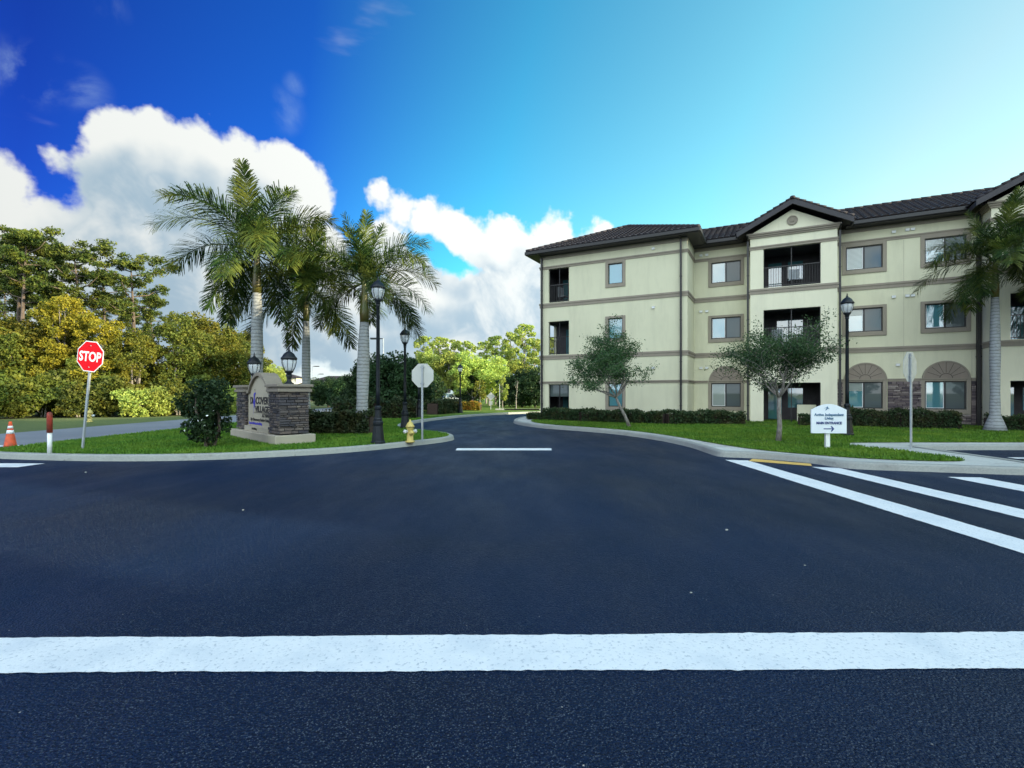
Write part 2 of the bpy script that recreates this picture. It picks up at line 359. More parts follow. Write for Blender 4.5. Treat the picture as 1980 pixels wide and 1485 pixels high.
tc = wn(t, 'ShaderNodeTexCoord'); wb = wn(t, 'ShaderNodeTexWave', wave_type='BANDS', bands_direction='Z'); wb.inputs['Scale'].default_value = 5.5; wb.inputs['Distortion'].default_value = .3; t.links.new(tc.outputs['Object'], wb.inputs['Vector'])
t.links.new(mixc(t, maprange(t, wb.outputs['Fac'], .2, .6, 0, 1), (.07,.10,.09), (.30,.36,.31)), b.inputs['Base Color']); M['blinds'] = m
M['dark_glass'] = glass('dark_glass', (.01,.015,.02), .04, .6, .5)
m, t, b = mat('lantern_glass', (.85,.9,.92), .12, 0, .6)
trp = wn(t, 'ShaderNodeBsdfTransparent'); mx = wn(t, 'ShaderNodeMixShader'); mx.inputs[0].default_value = .5
t.links.new(b.outputs[0], mx.inputs[1]); t.links.new(trp.outputs[0], mx.inputs[2]); t.links.new(mx.outputs[0], t.nodes['Material Output'].inputs[0]); M['lantern_glass'] = m
# stone, colour per stone, with the monument's shade put into the dark tones
m, t, b = mat('shaded_ledge_stone', (.1,.1,.1), .9)
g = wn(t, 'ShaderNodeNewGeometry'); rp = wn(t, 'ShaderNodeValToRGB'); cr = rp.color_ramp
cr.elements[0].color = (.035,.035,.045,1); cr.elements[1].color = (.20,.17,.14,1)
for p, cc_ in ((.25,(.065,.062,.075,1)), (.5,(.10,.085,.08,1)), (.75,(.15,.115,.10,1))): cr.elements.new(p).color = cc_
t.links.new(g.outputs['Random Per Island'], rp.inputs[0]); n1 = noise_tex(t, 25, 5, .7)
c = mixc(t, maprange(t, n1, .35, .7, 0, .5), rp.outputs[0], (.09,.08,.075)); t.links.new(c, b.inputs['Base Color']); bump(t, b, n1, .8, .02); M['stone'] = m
M['veneer'] = M['stone'].copy(); M['veneer'].name = 'veneer_stone'
for e_, c_ in zip([n_ for n_ in M['veneer'].node_tree.nodes if n_.type == 'VALTORGB'][0].color_ramp.elements, ((.07,.055,.065,1),(.12,.09,.10,1),(.17,.13,.13,1),(.26,.21,.19,1),(.42,.36,.32,1))): e_.color = c_
M['mortar'] = mat('dark_mortar', (.02,.018,.018), .95)[0]
M['red'] = mat('sign_red', (.66,.003,.010), .6, 0, .15)[0]
M['sign_white'] = speck('sign_white', (.80,.82,.80), (.62,.62,.58), 7, .45, .5, .8, bs=0)
M['sign_pale'] = speck('pale_sign_paint', (.74,.80,.82), (.70,.76,.79), 3, .45, bs=0)
M['galv'] = speck('galvanised', (.40,.43,.44), (.30,.33,.35), 5, .45, bs=0, metal=.35)
M['alu'] = speck('bare_aluminium', (.55,.56,.50), (.49,.50,.45), 2, .6, bs=0, metal=.2)
M['navy'] = mat('navy_lettering', (.02,.045,.18), .5)[0]
M['teal'] = mat('teal_lettering', (.03,.13,.24), .5)[0]
M['violet'] = mat('violet_emblem', (.05,.04,.42), .5)[0]
M['black_letter'] = mat('black_lettering', (.02,.015,.015), .5)[0]
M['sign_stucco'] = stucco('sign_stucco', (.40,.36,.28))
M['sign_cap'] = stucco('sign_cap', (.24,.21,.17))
M['hydrant'] = speck('hydrant_yellow', (.58,.46,.13), (.46,.36,.10), 6, .5, bs=0)
M['silver'] = mat('silver_paint', (.6,.62,.62), .4)[0]
M['orange'] = speck('cone_orange', (.72,.09,.015), (.38,.06,.02), 9, .6, bs=0)
M['reflective'] = mat('reflective_band', (.75,.78,.80), .4)[0]
M['rubber'] = mat('black_rubber', (.015,.015,.015), .8)[0]
M['post_red'] = speck('post_red', (.38,.035,.018), (.16,.04,.02), 9, .7, bs=.1)
M['car_white'] = mat('car_white', (.75,.76,.78), .25, 0, .6)[0]
M['car_silver'] = mat('car_silver', (.35,.40,.45), .25, .4, .6)[0]
M['far_wall'] = stucco('far_wall', (.70,.66,.55))

# ------------------------------------------------------------------ ground, roads, kerbs
def smooth_path(pts, it=2, closed=False):
    for _ in range(it):
        out = []
        n = len(pts); rng = range(n) if closed else range(n - 1)
        if not closed: out.append(pts[0])
        for i in rng:
            a, b = pts[i], pts[(i + 1) % n]
            out.append((a[0]*.75 + b[0]*.25, a[1]*.75 + b[1]*.25)); out.append((a[0]*.25 + b[0]*.75, a[1]*.25 + b[1]*.75))
        if not closed: out.append(pts[-1])
        pts = out
    return pts
def offset(pts, d):
    out = []; n = len(pts)
    for i in range(n):
        a, b = Vector(pts[i - 1]), Vector(pts[(i + 1) % n]); tv = (b - a).normalized(); nv = Vector((-tv.y, tv.x))
        out.append((pts[i][0] + nv.x * d, pts[i][1] + nv.y * d))
    return out
def sheet(name, poly, z, m, label=None, kind='structure'):
    from mathutils.geometry import tessellate_polygon
    mb = MB(); vs = [Vector((p[0], p[1], z)) for p in poly]
    tris = tessellate_polygon([vs]); fs = []
    for a, b_, c_ in tris:
        nz_ = (vs[b_] - vs[a]).cross(vs[c_] - vs[a]).z
        fs.append((a, b_, c_) if nz_ > 0 else (a, c_, b_))
    mb.add(vs, fs); o = make(name, mb, m); tag(o, label, None, None, kind); return o
sheet('ground', [(-1500,-1500),(1500,-1500),(1500,1500),(-1500,1500)], -.03, M['ground'])
sheet('road', [(-90,-60),(90,-60),(90,46),(-13.5,46),(-13.5,12.6),(-90,12.6)], 0, M['asphalt'])
sheet('side_street', [(-19.2,12.5),(-19.4,20),(-19.0,60),(-19,200),(-13.3,200),(-13.3,14.2),(-14.2,12.5)], .004, M['old_asphalt'])
KERB_H, LZ = .14, .12
def kerb(name, path, closed_ccw=True):
    # path: outer foot of the kerb, counter-clockwise; slanted face, flat top
    p = path; rings = [(0, 0.0), (.03, KERB_H - .03), (.06, KERB_H), (.20, KERB_H), (.205, KERB_H - .05)]
    mb = MB(); n = len(p); vs = []
    for d, z in rings: vs += [(q[0], q[1], z) for q in offset(p, d)]
    fs = []
    for r in range(len(rings) - 1):
        for i in range(n): fs.append((r*n+i, r*n+(i+1)%n, (r+1)*n+(i+1)%n, (r+1)*n+i))
    mb.add(vs, fs); o = make(name, mb, M['concrete']); tag(o, kind='structure'); return o
# planted island on the left with the stop sign, monument and palms
isl = [(-13.4,13.0),(-12.9,12.0),(-12,11.65),(-9.2,11.2),(-7.0,11.42),(-5.04,12.35),(-3.98,13.15),(-2.9,14.5),(-2.1,15.65),(-1.85,16.6),(-2.3,17.9),(-3.3,19.0),(-4.6,20.6),(-5.1,23),(-4.9,26),(-4.0,29.5),(-2.9,32.4),(.3,37.2),(6,40.2),(18,42),(45,43),(45,46.5),(45,80),(0,110),(-13.3,110),(-13.4,60),(-13.4,30)]
isl_s = smooth_path(isl, 2, True)
kerb('left_kerb', isl_s)
lawn_l = sheet('lawn', offset(isl_s, .20), LZ, M['lawn'])
# right-hand block: pavement slab with kerb, lawns on top
blk = [(.0,25.7),(.45,23.6),(1.35,21.7),(2.4,20.6),(3.8,18.9),(4.75,16.6),(5.12,14.2),(4.98,12.3),(5.1,11.95),(5.7,11.85),(6.6,11.05),(6.72,10.4),(7.0,10.05),(8.2,9.75),(9.6,9.35),(10.7,9.2),(10.72,12.9),(10.9,13.45),(14,13.5),(34,13.5),(60,13.5),(60,38),(16,39),(9,38.2),(5,36),(2.0,33),(.9,31),(.2,28)]
blk = blk
blk_s = smooth_path(blk, 2, True)
kerb('right_kerb', blk_s)
M['pave'] = speck('pale_pavement', (.40,.42,.39), (.56,.57,.52), 22, .85, big=(.9, (.34,.35,.32), .7), bs=.2)
sheet('pavement', offset(blk_s, .20), LZ, M['pave'])
lawn_pts = [(1.0,26.2),(.95,24.6),(1.4,23.0),(2.4,21.6),(3.7,20.2),(4.75,18.4),(5.35,16.4),(5.75,13.9),(6.05,12.7),(6.5,11.95),(7.1,11.25),(7.9,10.6),(9.35,10.25),(9.75,10.75),(9.55,12.2),(9.2,13.3),(9.35,14.1),(10.2,14.3),(14,14.35),(58,14.35),(58,36),(16,37),(9,36),(5.5,34.5),(2.6,31.2)]
lawn_r = smooth_path(lawn_pts, 2, True)
sheet('lawn', lawn_r, LZ + .012, M['lawn'])
# lot beyond the hedge and the painted lines
sheet('car_park', [(-12.6,44),(-3.5,44),(-3.5,60),(-12.6,60)], LZ + .006, M['old_asphalt'])
def strip(name, pts, m, z=.005, ragged=.006):
    rgp = random.Random(len(name) + int(abs(pts[0][0])*100)); out = []
    for i in range(len(pts)):
        a, b_ = Vector(pts[i]), Vector(pts[(i+1) % len(pts)]); k = max(1, min(500, int((b_-a).length / .045))); nn = (b_-a).normalized(); nn = Vector((-nn.y, nn.x))
        for j in range(k):
            q = a.lerp(b_, j/k) + nn * (ragged*rgp.gauss(0, .5) + .004*math.sin(j*.13+i) if j else 0); out.append((q.x, q.y))
    return sheet(name, out, z, m)
strip('stop_line', [(-9,2.70),(9,2.83),(9,3.29),(-9,3.06)], M['paint'])
strip('lane_line', [G(881,871),G(1067,871),G(1066,867),G(884,867)], M['paint'])
for q in ([(4.93,3.30),(5.38,3.30),(5.40,11.4),(4.93,11.5)], [(6.32,3.31),(6.80,3.31),(6.75,10.25),(6.28,10.4)], [(8.06,3.33),(8.60,3.33),(8.58,9.1),(8.03,9.15)], [(-12.6,10.35),(-10.3,10.35),(-10.25,10.9),(-12.9,10.95)], [(-13.2,14.5),(-15.6,14.3),(-15.6,14.6),(-13.2,14.9)], [(11.9,11.7),(16,11.3),(16,11.5),(11.9,11.95)]):
    strip('crosswalk_bar', q, M['paint'])
# yellow warning strip painted on the gutter, drain throat
strip('yellow_strip', [G(1448,892),G(1570,901.5),G(1568,897),G(1455,887.5)], M['yellow_paint'], .006)
# joints in the pavement and kerb
for q0, q1 in zip(offset(isl_s, -.005)[::9], offset(isl_s, .215)[::9]):      # sawn joints across the kerb
    if not (-13 < q0[0] < 1 and q0[1] < 34): continue
    k_ = MB(); A1, B1 = Vector((*q0, 0)), Vector((*q1, 0)); d_ = (B1 - A1).normalized(); n_ = Vector((-d_.y, d_.x, 0)) * .007
    p0, p1, p2 = A1 + Vector((0,0,.0)), A1 + d_*.062 + Vector((0,0,KERB_H+.002)), B1 + Vector((0,0,KERB_H+.002))
    k_.quad(p0 - n_, p1 - n_, p1 + n_, p0 + n_); k_.quad(p1 - n_, p2 - n_, p2 + n_, p1 + n_); tag(make('kerb_joint', k_, M['mulch']), kind='structure')
mb = MB()
for a_, b_ in (((5.0,13.1),(5.8,13.3)),((4.9,16.3),(5.4,16.6)),((3.7,19.1),(4.2,19.6)),((2.2,20.9),(2.7,21.4)),((1.0,22.9),(1.5,23.1)),((9.3,11.5),(10.6,11.5)),((9.3,13.0),(10.6,13.0)),((9.8,10.1),(10.6,10.1))):
    a_, b_ = Vector((*a_, 0)), Vector((*b_, 0)); d_ = (b_ - a_).normalized(); n_ = Vector((-d_.y, d_.x, 0)) * .008; z_ = Vector((0, 0, LZ + .004))
    mb.quad(a_ - n_ + z_, b_ - n_ + z_, b_ + n_ + z_, a_ + n_ + z_)
tag(make('pavement_joint', mb, M['mulch']), kind='structure')
# mulch beds
for nm, q in (('mulch_bed', [(-9.6,14.4),(-9.3,17.6),(-4.6,18.4),(-4.4,16.7),(-5.3,15.2),(-6.2,13.6),(-8.4,14.0)]),
              ('mulch_bed', [(1.6,25.4),(6.5,22.9),(11.0,20.5),(16.0,17.9),(24,13.8+2.6),(24.5,20),(9,29),(1.8,30.4)])):
    sheet(nm, smooth_path(q, 1, True), LZ + .02, M['mulch'])
# utility cover near the stop sign
mb = MB(); mb.lathe([(.42,0),(.42,.02),(.36,.025),(.35,.018)], 20); 
tag(make('utility_cover', mb, M['concrete'], loc=(*G(196,871,LZ), LZ)), 'flat round concrete cover in the grass beside the leaning stop sign', 'utility cover')
# ------------------------------------------------------------------ grass blades over the near lawns
def inside(P, poly):
    x, y = P[:,0], P[:,1]; r = np.zeros(len(P), bool); n = len(poly)
    for i in range(n):
        x0, y0 = poly[i]; x1, y1 = poly[(i+1) % n]
        c_ = ((y0 > y) != (y1 > y)); 
        with np.errstate(divide='ignore', invalid='ignore'):
            r ^= c_ & (x < (x1-x0)*(y-y0)/(y1-y0+1e-12) + x0)
    return r
def grass(name, poly, x0, x1, y0, y1, n, seed, label, h=.055):
    rg = np.random.default_rng(seed)
    yy = y0 * (y1 / y0) ** rg.random(n)                 # denser close to the viewer
    P = np.stack([x0 + (x1-x0)*rg.random(n), yy], 1); P = P[inside(P, poly)]
    n = len(P); a = rg.random(n)*6.283; hh = h*(.5+rg.random(n)); w = .006 + .005*rg.random(n); lean = .03*rg.standard_normal((n,2))
    dx, dy = np.cos(a)*w*2, np.sin(a)*w*2
    z = np.full(n, LZ + .01)
    A_ = np.stack([P[:,0]-dx, P[:,1]-dy, z], 1); B_ = np.stack([P[:,0]+dx, P[:,1]+dy, z], 1); C_ = np.stack([P[:,0]+lean[:,0], P[:,1]+lean[:,1], z+hh], 1)
    V = np.stack([A_, B_, C_], 1).reshape(-1, 3); Fq = np.arange(3*n).reshape(-1, 3)
    o = bpy.data.objects.new(name, meshnp(name, V, Fq, M['blade'])); COL.objects.link(o)
    return tag(o, label, 'grass', kind='stuff')
grass('grass', offset(isl_s, .19), -14, -1.5, 11.2, 30, 150000, 1, 'short green grass on the left island around the signs')
grass('grass', lawn_r, 1, 20, 10.2, 26, 150000, 2, 'short green grass on the lawn before the apartment building')

# ------------------------------------------------------------------ foliage
def leafcloud(C, size, rg, flat=0.0, elong=1.5, up=0.35):
    """one bent leaf quad at every point of C"""
    n = len(C); d = rg.standard_normal((n,3)); d[:,2] *= (1-flat); d /= np.linalg.norm(d, axis=1)[:,None]
    nn = rg.standard_normal((n,3)); nn[:,2] += up*2; nn -= (nn*d).sum(1)[:,None]*d; nn /= np.linalg.norm(nn, axis=1)[:,None]+1e-9
    s = np.cross(d, nn); L = size*(.6+.8*rg.random(n))[:,None]; w = L/elong
    A_ = C - d*L*.5; B_ = C + s*w*.5 - nn*L*.06; C2 = C + d*L*.5; D_ = C - s*w*.5 - nn*L*.06
    V = np.stack([A_, B_, C2, D_], 1).reshape(-1,3); return V, np.arange(4*n).reshape(-1,4)
def blob_points(rg, n, c, r, squash=1.0, shell=.55):
    d = rg.standard_normal((n,3)); d /= np.linalg.norm(d, axis=1)[:,None]
    rr = (shell + (1-shell)*rg.random(n))**1.0; rr = np.where(rg.random(n) < .25, rg.random(n)**.5, rr)
    P = d*rr[:,None]*r; P[:,2] *= squash; return P + np.asarray(c)
def crown_mesh(name, rg, lobes, per, leaf, m, squash=.8, elong=1.5, flat=0.0, twigs=0.0):
    pts = []
    for c, r in lobes:
        k = max(10, int(per * r * r))
        pts.append(blob_points(rg, k, c, r * (.85+.3*rg.random()), squash))
        for _ in range(3):                              # ragged outliers break the round outline
            d = rg.standard_normal(3); d /= np.linalg.norm(d); pts.append(blob_points(rg, k//7, np.asarray(c) + d*r*.9*np.array([1,1,squash]), r*.38, squash))
    C = np.concatenate(pts); V, Fq = leafcloud(C, leaf, rg, flat, elong)
    return meshnp(name, V, Fq, m)
def tree_proto(name, seed, H, Rw, z0, leaf, per, m, bark, nl=16, squash=.75, trunk_r=.16, label='', cat='tree', lobe=(.30,.50), shape='oval', stems=1):
    rg = np.random.default_rng(seed); o = thing(name, (0,0,0), 0, label, cat)
    lobes = []; zc = (z0+H)/2; hz = (H-z0)/2
    for i in range(nl):
        u = rg.random(); zz = -1 + 2*(i+.5)/nl
        if shape == 'oval': rad = math.sqrt(max(.05, 1-zz*zz*.85))
        elif shape == 'spread': rad = math.sqrt(max(.05, 1-max(0,zz)**2)) * (1 if zz > -.5 else .7)
        else: rad = max(.15, (1-zz)*.55)
        a = i*2.39996 + rg.random()*.9; rr = Rw*rad*(.35+.5*rg.random())
        lobes.append(((rr*math.cos(a), rr*math.sin(a), zc+zz*hz*.82), Rw*(lobe[0]+(lobe[1]-lobe[0])*rg.random())))
    cm = crown_mesh('crown', rg, lobes, per, leaf, m, squash)
    c = bpy.data.objects.new('crown', cm); COL.objects.link(c); c.parent = o
    tb = MB()
    for s in range(stems):
        a = s*2.1+.4; top = Vector((.35*math.cos(a)*(stems > 1)+.1*rg.standard_normal(), .35*math.sin(a)*(stems > 1), zc))
        base = Vector((.1*math.cos(a)*(stems > 1), .1*math.sin(a)*(stems > 1), 0)); mid = base.lerp(top, .5) + Vector((.12*rg.standard_normal(), .12*rg.standard_normal(), 0))
        tb.tube([base, base.lerp(mid,.15), mid, top, top + Vector((0,0,hz*.55))], [trunk_r*1.35, trunk_r, trunk_r*.8, trunk_r*.55, trunk_r*.15], 8)
    for i, (lc, lr) in enumerate(lobes):
        if i % 2 and nl > 8: continue
        zz = max(z0*.75, lc[2]-lr*1.2-.25*Rw); st = Vector((0, 0, min(zz, zc))); en = Vector(lc)
        tb.tube([st, st.lerp(en,.5)+Vector((0,0,-.06*Rw)), en], [trunk_r*.42, trunk_r*.26, trunk_r*.08], 5)
    make('trunk', tb, bark, o); return o
def pine_proto(seed, H, label):
    rg = np.random.default_rng(seed); o = thing('pine_tree', (0,0,0), 0, label, 'pine tree')
    tb = MB(); bend = .5*rg.standard_normal(2); P = [Vector((bend[0]*(k/6)**2, bend[1]*(k/6)**2, H*.96*k/6)) for k in range(7)]
    tb.tube(P, [.20,.17,.15,.13,.10,.07,.03], 8); pts = []
    nb = 15
    for i in range(nb):
        f = .60+.40*(i+.5)/nb; z = H*f; a = i*2.39996+rg.random(); L = (1.0-abs(f-.78)*2.0)*2.7*(.65+.6*rg.random())
        if rg.random() < .1: L *= .4
        b0 = Vector((bend[0]*f*f, bend[1]*f*f, z-.3)); d = Vector((math.cos(a), math.sin(a), .28+.25*rg.random())); e = b0 + d*L
        mid = b0.lerp(e,.55)+Vector((0,0,-.12*L)); tb.tube([b0, mid, e], [.055,.038,.012], 5)
        for k in range(4):
            q = mid.lerp(e, .25+.3*k) + Vector(rg.standard_normal(3)*np.array([.32,.32,.10]))
            r = .36+.30*rg.random(); pts.append(blob_points(rg, int(250*r), q, r, .55, .3))
    for k in range(5): pts.append(blob_points(rg, 120, (bend[0]+.35*rg.standard_normal(), bend[1]+.35*rg.standard_normal(), H*(.93+.015*k)), .5, .6, .3))
    C = np.concatenate(pts); V, Fq = leafcloud(C, .23, rg, .1, 2.6)
    c = bpy.data.objects.new('crown', meshnp('crown', V, Fq, M['pine'])); COL.objects.link(c); c.parent = o
    make('trunk', tb, M['bark'], o); return o

def place(proto, first, px, Y, s, rz, label, group=None, sz=None):
    x = PX(px, Y)
    if not first.get(proto.name):
        first[proto.name] = 1; proto.location = (x, Y, 0); proto.rotation_euler = (0,0,rz); proto.scale = (s, s, sz or s); proto['label'] = label
        if group: proto['group'] = group
        return proto
    return copy_tree(proto, (x, Y, 0), rz, (s, s, sz or s), label, group)
used = {}
gp, gb, gf = 'tall pines rising over the left woodland', 'leafy trees along the edge of the left woodland', 'trees at the far end of the drive'
pA = pine_proto(11, 14.0, 'x'); pB = pine_proto(23, 13.0, 'x'); pC = pine_proto(37, 12.0, 'x')
for pr, px, Y, s, rz, lab in (
    (pA, 40, 38, 1.02, .3, 'tall pine at the left edge of the photo, above the traffic cone'),
    (pB, 92, 41, 1.07, 2.0, 'tall pine just right of the leftmost one, dense dark crown'),
    (pC, 160, 40, 1.10, 4.0, 'broad topped pine with open limbs, above and left of the red stop sign'),
    (pA, 205, 46, .90, 1.1, 'slender pine behind the broad topped one, over the stop sign'),
    (pC, 262, 41, 1.05, 5.2, 'pine with a bare straight trunk nearest the palms'),
    (pB, -12, 44, 1.13, .9, 'pine cut off by the left edge of the photo'),
    (pB, 128, 52, .92, 3.3, 'distant pine seen between the two biggest crowns on the left'),
    (pA, 300, 50, .80, 2.6, 'short pine whose crown touches the left fronds of the tallest palm'),
    (pC, 10, 55, 1.15, 2.9, 'far pine showing between the trunks at the left edge'),
    (pB, 232, 54, .84, .2, 'thin far pine in the gap right of the stop sign')):
    place(pr, used, px, Y, s, rz, lab, gp)
bA = tree_proto('broadleaf_tree', 3, 7.6, 3.0, .8, .15, 760, M['broad'], M['pale_bark'], 30, .8, .13, stems=3, lobe=(.17,.36))
bB = tree_proto('broadleaf_tree', 5, 6.6, 3.1, .5, .15, 760, M['broad_green'], M['pale_bark'], 30, .8, .13, stems=2, lobe=(.17,.36))
bY = tree_proto('broadleaf_tree', 9, 8.7, 2.2, 2.0, .15, 900, M['yellow'], M['pale_bark'], 22, .8, .11, stems=2, lobe=(.2,.42))
for pr, px, Y, s, rz, lab in (
    (bA, 110, 36, 1.0, .3, 'big olive green tree behind the red and white marker post'),
    (bY, 118, 35.0, 1.0, 1.0, 'tree with golden yellow leaves above the marker post'),
    (bY, 196, 35, .83, 3.0, 'tree with golden yellow leaves straight above the stop sign'),
    (bB, 40, 35, 1.0, 2.2, 'shady green tree behind the traffic cone'),
    (bA, -40, 34, 1.0, 4.0, 'olive tree cut by the left edge of the photo'),
    (bB, 190, 36, .86, 5.0, 'green tree directly behind the stop sign octagon'),
    (bA, 262, 36, .80, 1.5, 'olive tree between the stop sign and the dark shrub'),
    (bB, 340, 38, 1.12, .8, 'rounded green tree behind the left end of the monument sign'),
    (bA, 395, 41, 1.07, 3.1, 'yellow green tree above the dark shrub'),
    (bB, 432, 43, 1.12, 4.4, 'green tree left of the tallest palm trunk'),
    (bA, 465, 50, 1.05, 5.5, 'tree peeking out beside the tallest palm trunk'),
    (bB, 5, 41, 1.0, 1.9, 'darker tree filling the wood behind the cone'),
    (bA, 75, 42, .95, 2.6, 'second row tree behind the marker post'),
    (bB, 235, 42, .82, .4, 'second row tree right of the stop sign')):
    place(pr, used, px, Y, s, rz, lab, gb)
for k, (X_, Y_) in enumerate(((-44,33),(-50,30),(-57,34),(-64,29),(-71,33),(-79,30),(-88,34))):
    copy_tree((bA, bB)[k % 2], (X_, Y_, 0), k*1.7, 1.0 + .05*(k % 3), 'leafy tree of the left woodland beyond the left edge of the photo', gb)
    if k % 2 == 0: copy_tree((pA, pB, pC)[k % 3], (X_+3, Y_+8, 0), k*2.3, 1.05, 'pine of the left woodland beyond the left edge of the photo', gp)
shr = tree_proto('shrub', 15, 2.2, 1.6, .1, .16, 900, M['broad_green'], M['pale_bark'], 12, .75, .05, cat='shrub', stems=3)
shl = tree_proto('shrub', 16, 1.7, 1.5, .1, .15, 900, M['bright'], M['pale_bark'], 12, .75, .05, cat='shrub', stems=3)
for i, (px, Y, s, k, lab) in enumerate(((20,31,1,0,'low green shrub at the wood edge behind the cone'),(85,32,1.1,0,'low green shrub behind the marker post'),(150,32,.9,0,'low shrub left of the stop sign post'),
    (215,33,1.1,0,'low shrub right of the stop sign post'),(268,33,1.0,1,'bright shrub at the wood edge, left of the pair'),(300,34,1.1,1,'bright shrub at the wood edge, right of the pair'),(345,35,1.0,0,'green shrub beyond the street, left of the dark bush'),(390,37,1.2,0,'green shrub half hidden by the dark bush'),(430,38,1.2,1,'bright shrub left of the monument sign'),(-30,30,1.2,0,'shrub at the left edge of the photo'),(180,34.5,1.3,0,'taller shrub straight behind the stop sign post'),(50,34,1.4,0,'taller shrub between cone and marker post'),(120,33.5,1.3,0,'taller shrub right of the marker post'))):
    place(shl if k else shr, used, px, Y, s, i*1.3, lab, 'shrubs at the edge of the wood')
# dark bush beside the monument
db = tree_proto('dark_shrub', 18, 1.85, .72, .1, .085, 2400, M['dark'], M['bark'], 26, .9, .05, lobe=(.22,.42), label='dark bushy shrub at the left end of the monument sign', cat='shrub', stems=3)
db.location = (*G(403, 866, LZ), LZ)
rg_ = np.random.default_rng(4)
fl = blob_points(rg_, 14, (0,-.3,.75), .6, .8); V_, F_ = leafcloud(fl, .055, rg_, 0, 1.1)
o_ = bpy.data.objects.new('blossom', meshnp('blossom', V_, F_, M['sign_white'])); COL.objects.link(o_); o_.parent = db

# far trees at the end of the drive
fA = tree_proto('roadside_tree', 31, 7.6, 2.5, 2.2, .24, 420, M['bright'], M['pale_bark'], 15, .8, .14)
fB = tree_proto('roadside_tree', 33, 6.0, 2.9, 1.2, .22, 480, M['bright'], M['pale_bark'], 15, .75, .14)
fP = tree_proto('roadside_tree', 35, 9.3, 1.75, 3.6, .24, 330, M['bright'], M['pale_bark'], 17, .65, .12, lobe=(.22,.42))
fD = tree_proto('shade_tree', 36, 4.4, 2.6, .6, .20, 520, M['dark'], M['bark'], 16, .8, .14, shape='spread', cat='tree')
for pr, px, Y, s, rz, lab in (
    (fP, 818, 62, .98, 0, 'lit tree with a high crown over the blank sign back, leftmost of the far row'),
    (fP, 850, 66, 1.02, 1, 'lit high crowned tree just right of the blank sign back'),
    (fP, 880, 64, .95, 2, 'lit tree behind the slim lamp post, thin trunk'),
    (fP, 905, 70, 1.0, 3, 'airy tree right of the slim lamp post'),
    (fP, 940, 68, .98, 4, 'airy tree above the diamond sign'),
    (fP, 958, 62, .98, 5, 'tall airy tree with sky showing through, right of the diamond sign'),
    (fP, 990, 64, 1.06, 2.5, 'tall lit tree left of the tallest one'),
    (fP, 1012, 60, 1.12, .7, 'tallest lit tree, close to the building corner'),
    (fP, 1034, 66, 1.0, 1.7, 'lit tree touching the building corner'),
    (fP, 1060, 60, .95, 1.2, 'tree mostly hidden behind the building corner'),
    (fA, 835, 56, .80, 1.4, 'rounded yellow green tree behind the hydrant sign post'),
    (fA, 868, 55, .78, 2.4, 'rounded yellow green tree over the parked silver car'),
    (fB, 915, 55, .95, .6, 'low spreading tree left of the diamond sign'),
    (fB, 945, 57, .90, 3.6, 'low spreading tree behind the diamond sign'),
    (fA, 1000, 60, .72, .2, 'mid height lit tree right of the young yellow tree')):
    place(pr, used, px, Y, s, rz, lab, gf)
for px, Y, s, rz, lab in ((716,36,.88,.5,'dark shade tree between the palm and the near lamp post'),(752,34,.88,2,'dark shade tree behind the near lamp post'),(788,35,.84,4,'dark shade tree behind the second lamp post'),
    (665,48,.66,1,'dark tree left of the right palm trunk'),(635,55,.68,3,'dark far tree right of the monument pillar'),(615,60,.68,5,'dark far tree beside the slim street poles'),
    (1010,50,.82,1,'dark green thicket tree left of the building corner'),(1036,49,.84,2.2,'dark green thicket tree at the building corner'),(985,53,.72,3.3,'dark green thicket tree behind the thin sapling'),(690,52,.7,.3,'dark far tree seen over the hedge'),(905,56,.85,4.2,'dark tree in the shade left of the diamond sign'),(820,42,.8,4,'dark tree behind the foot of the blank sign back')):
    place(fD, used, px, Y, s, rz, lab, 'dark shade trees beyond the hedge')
for px, Y, s, rz, lab in ((532,75,.75,1,'green treetop seen above the arch of the monument'),(515,70,.70,2,'bright treetop left of the monument lantern')):
    place(fA, used, px, Y, s, rz, lab, gf)
yt = tree_proto('young_tree', 41, 2.9, .55, .7, .15, 2200, M['bright'], M['pale_bark'], 9, 1.1, .04, label='slender young tree with bright yellow leaves near the far kerb'); yt.location = (PX(972,44), 44, LZ)
sp_ = tree_proto('sapling', 43, 3.0, .45, .9, .10, 500, M['dark'], M['pale_bark'], 7, 1.2, .05, label='thin pale trunked sapling before the dark thicket'); sp_.location = (PX(998,43), 43, LZ)
sp2 = tree_proto('young_tree', 45, 2.6, .7, 1.0, .13, 900, M['broad'], M['pale_bark'], 9, .8, .045, label='small thin crowned tree at the right end of the lit hedge'); sp2.location = (PX(926,42), 42, LZ)

# woodland on the other side of the road, behind the viewer (seen in the window glass)
for px, Y, s, rz in ((0,-34,1,0),(0,-37,1.1,2),(0,-33,1,4),(0,-36,1.15,1),(0,-35,1,3)):
    k = int(rz); pr = (bA, bB, bA, bB, bA)[k]
    copy_tree(pr, (-34 + 14*k, Y, 0), rz, s, ('leafy tree across the road behind the viewer, seen as a reflection', ) [0], 'trees across the road')

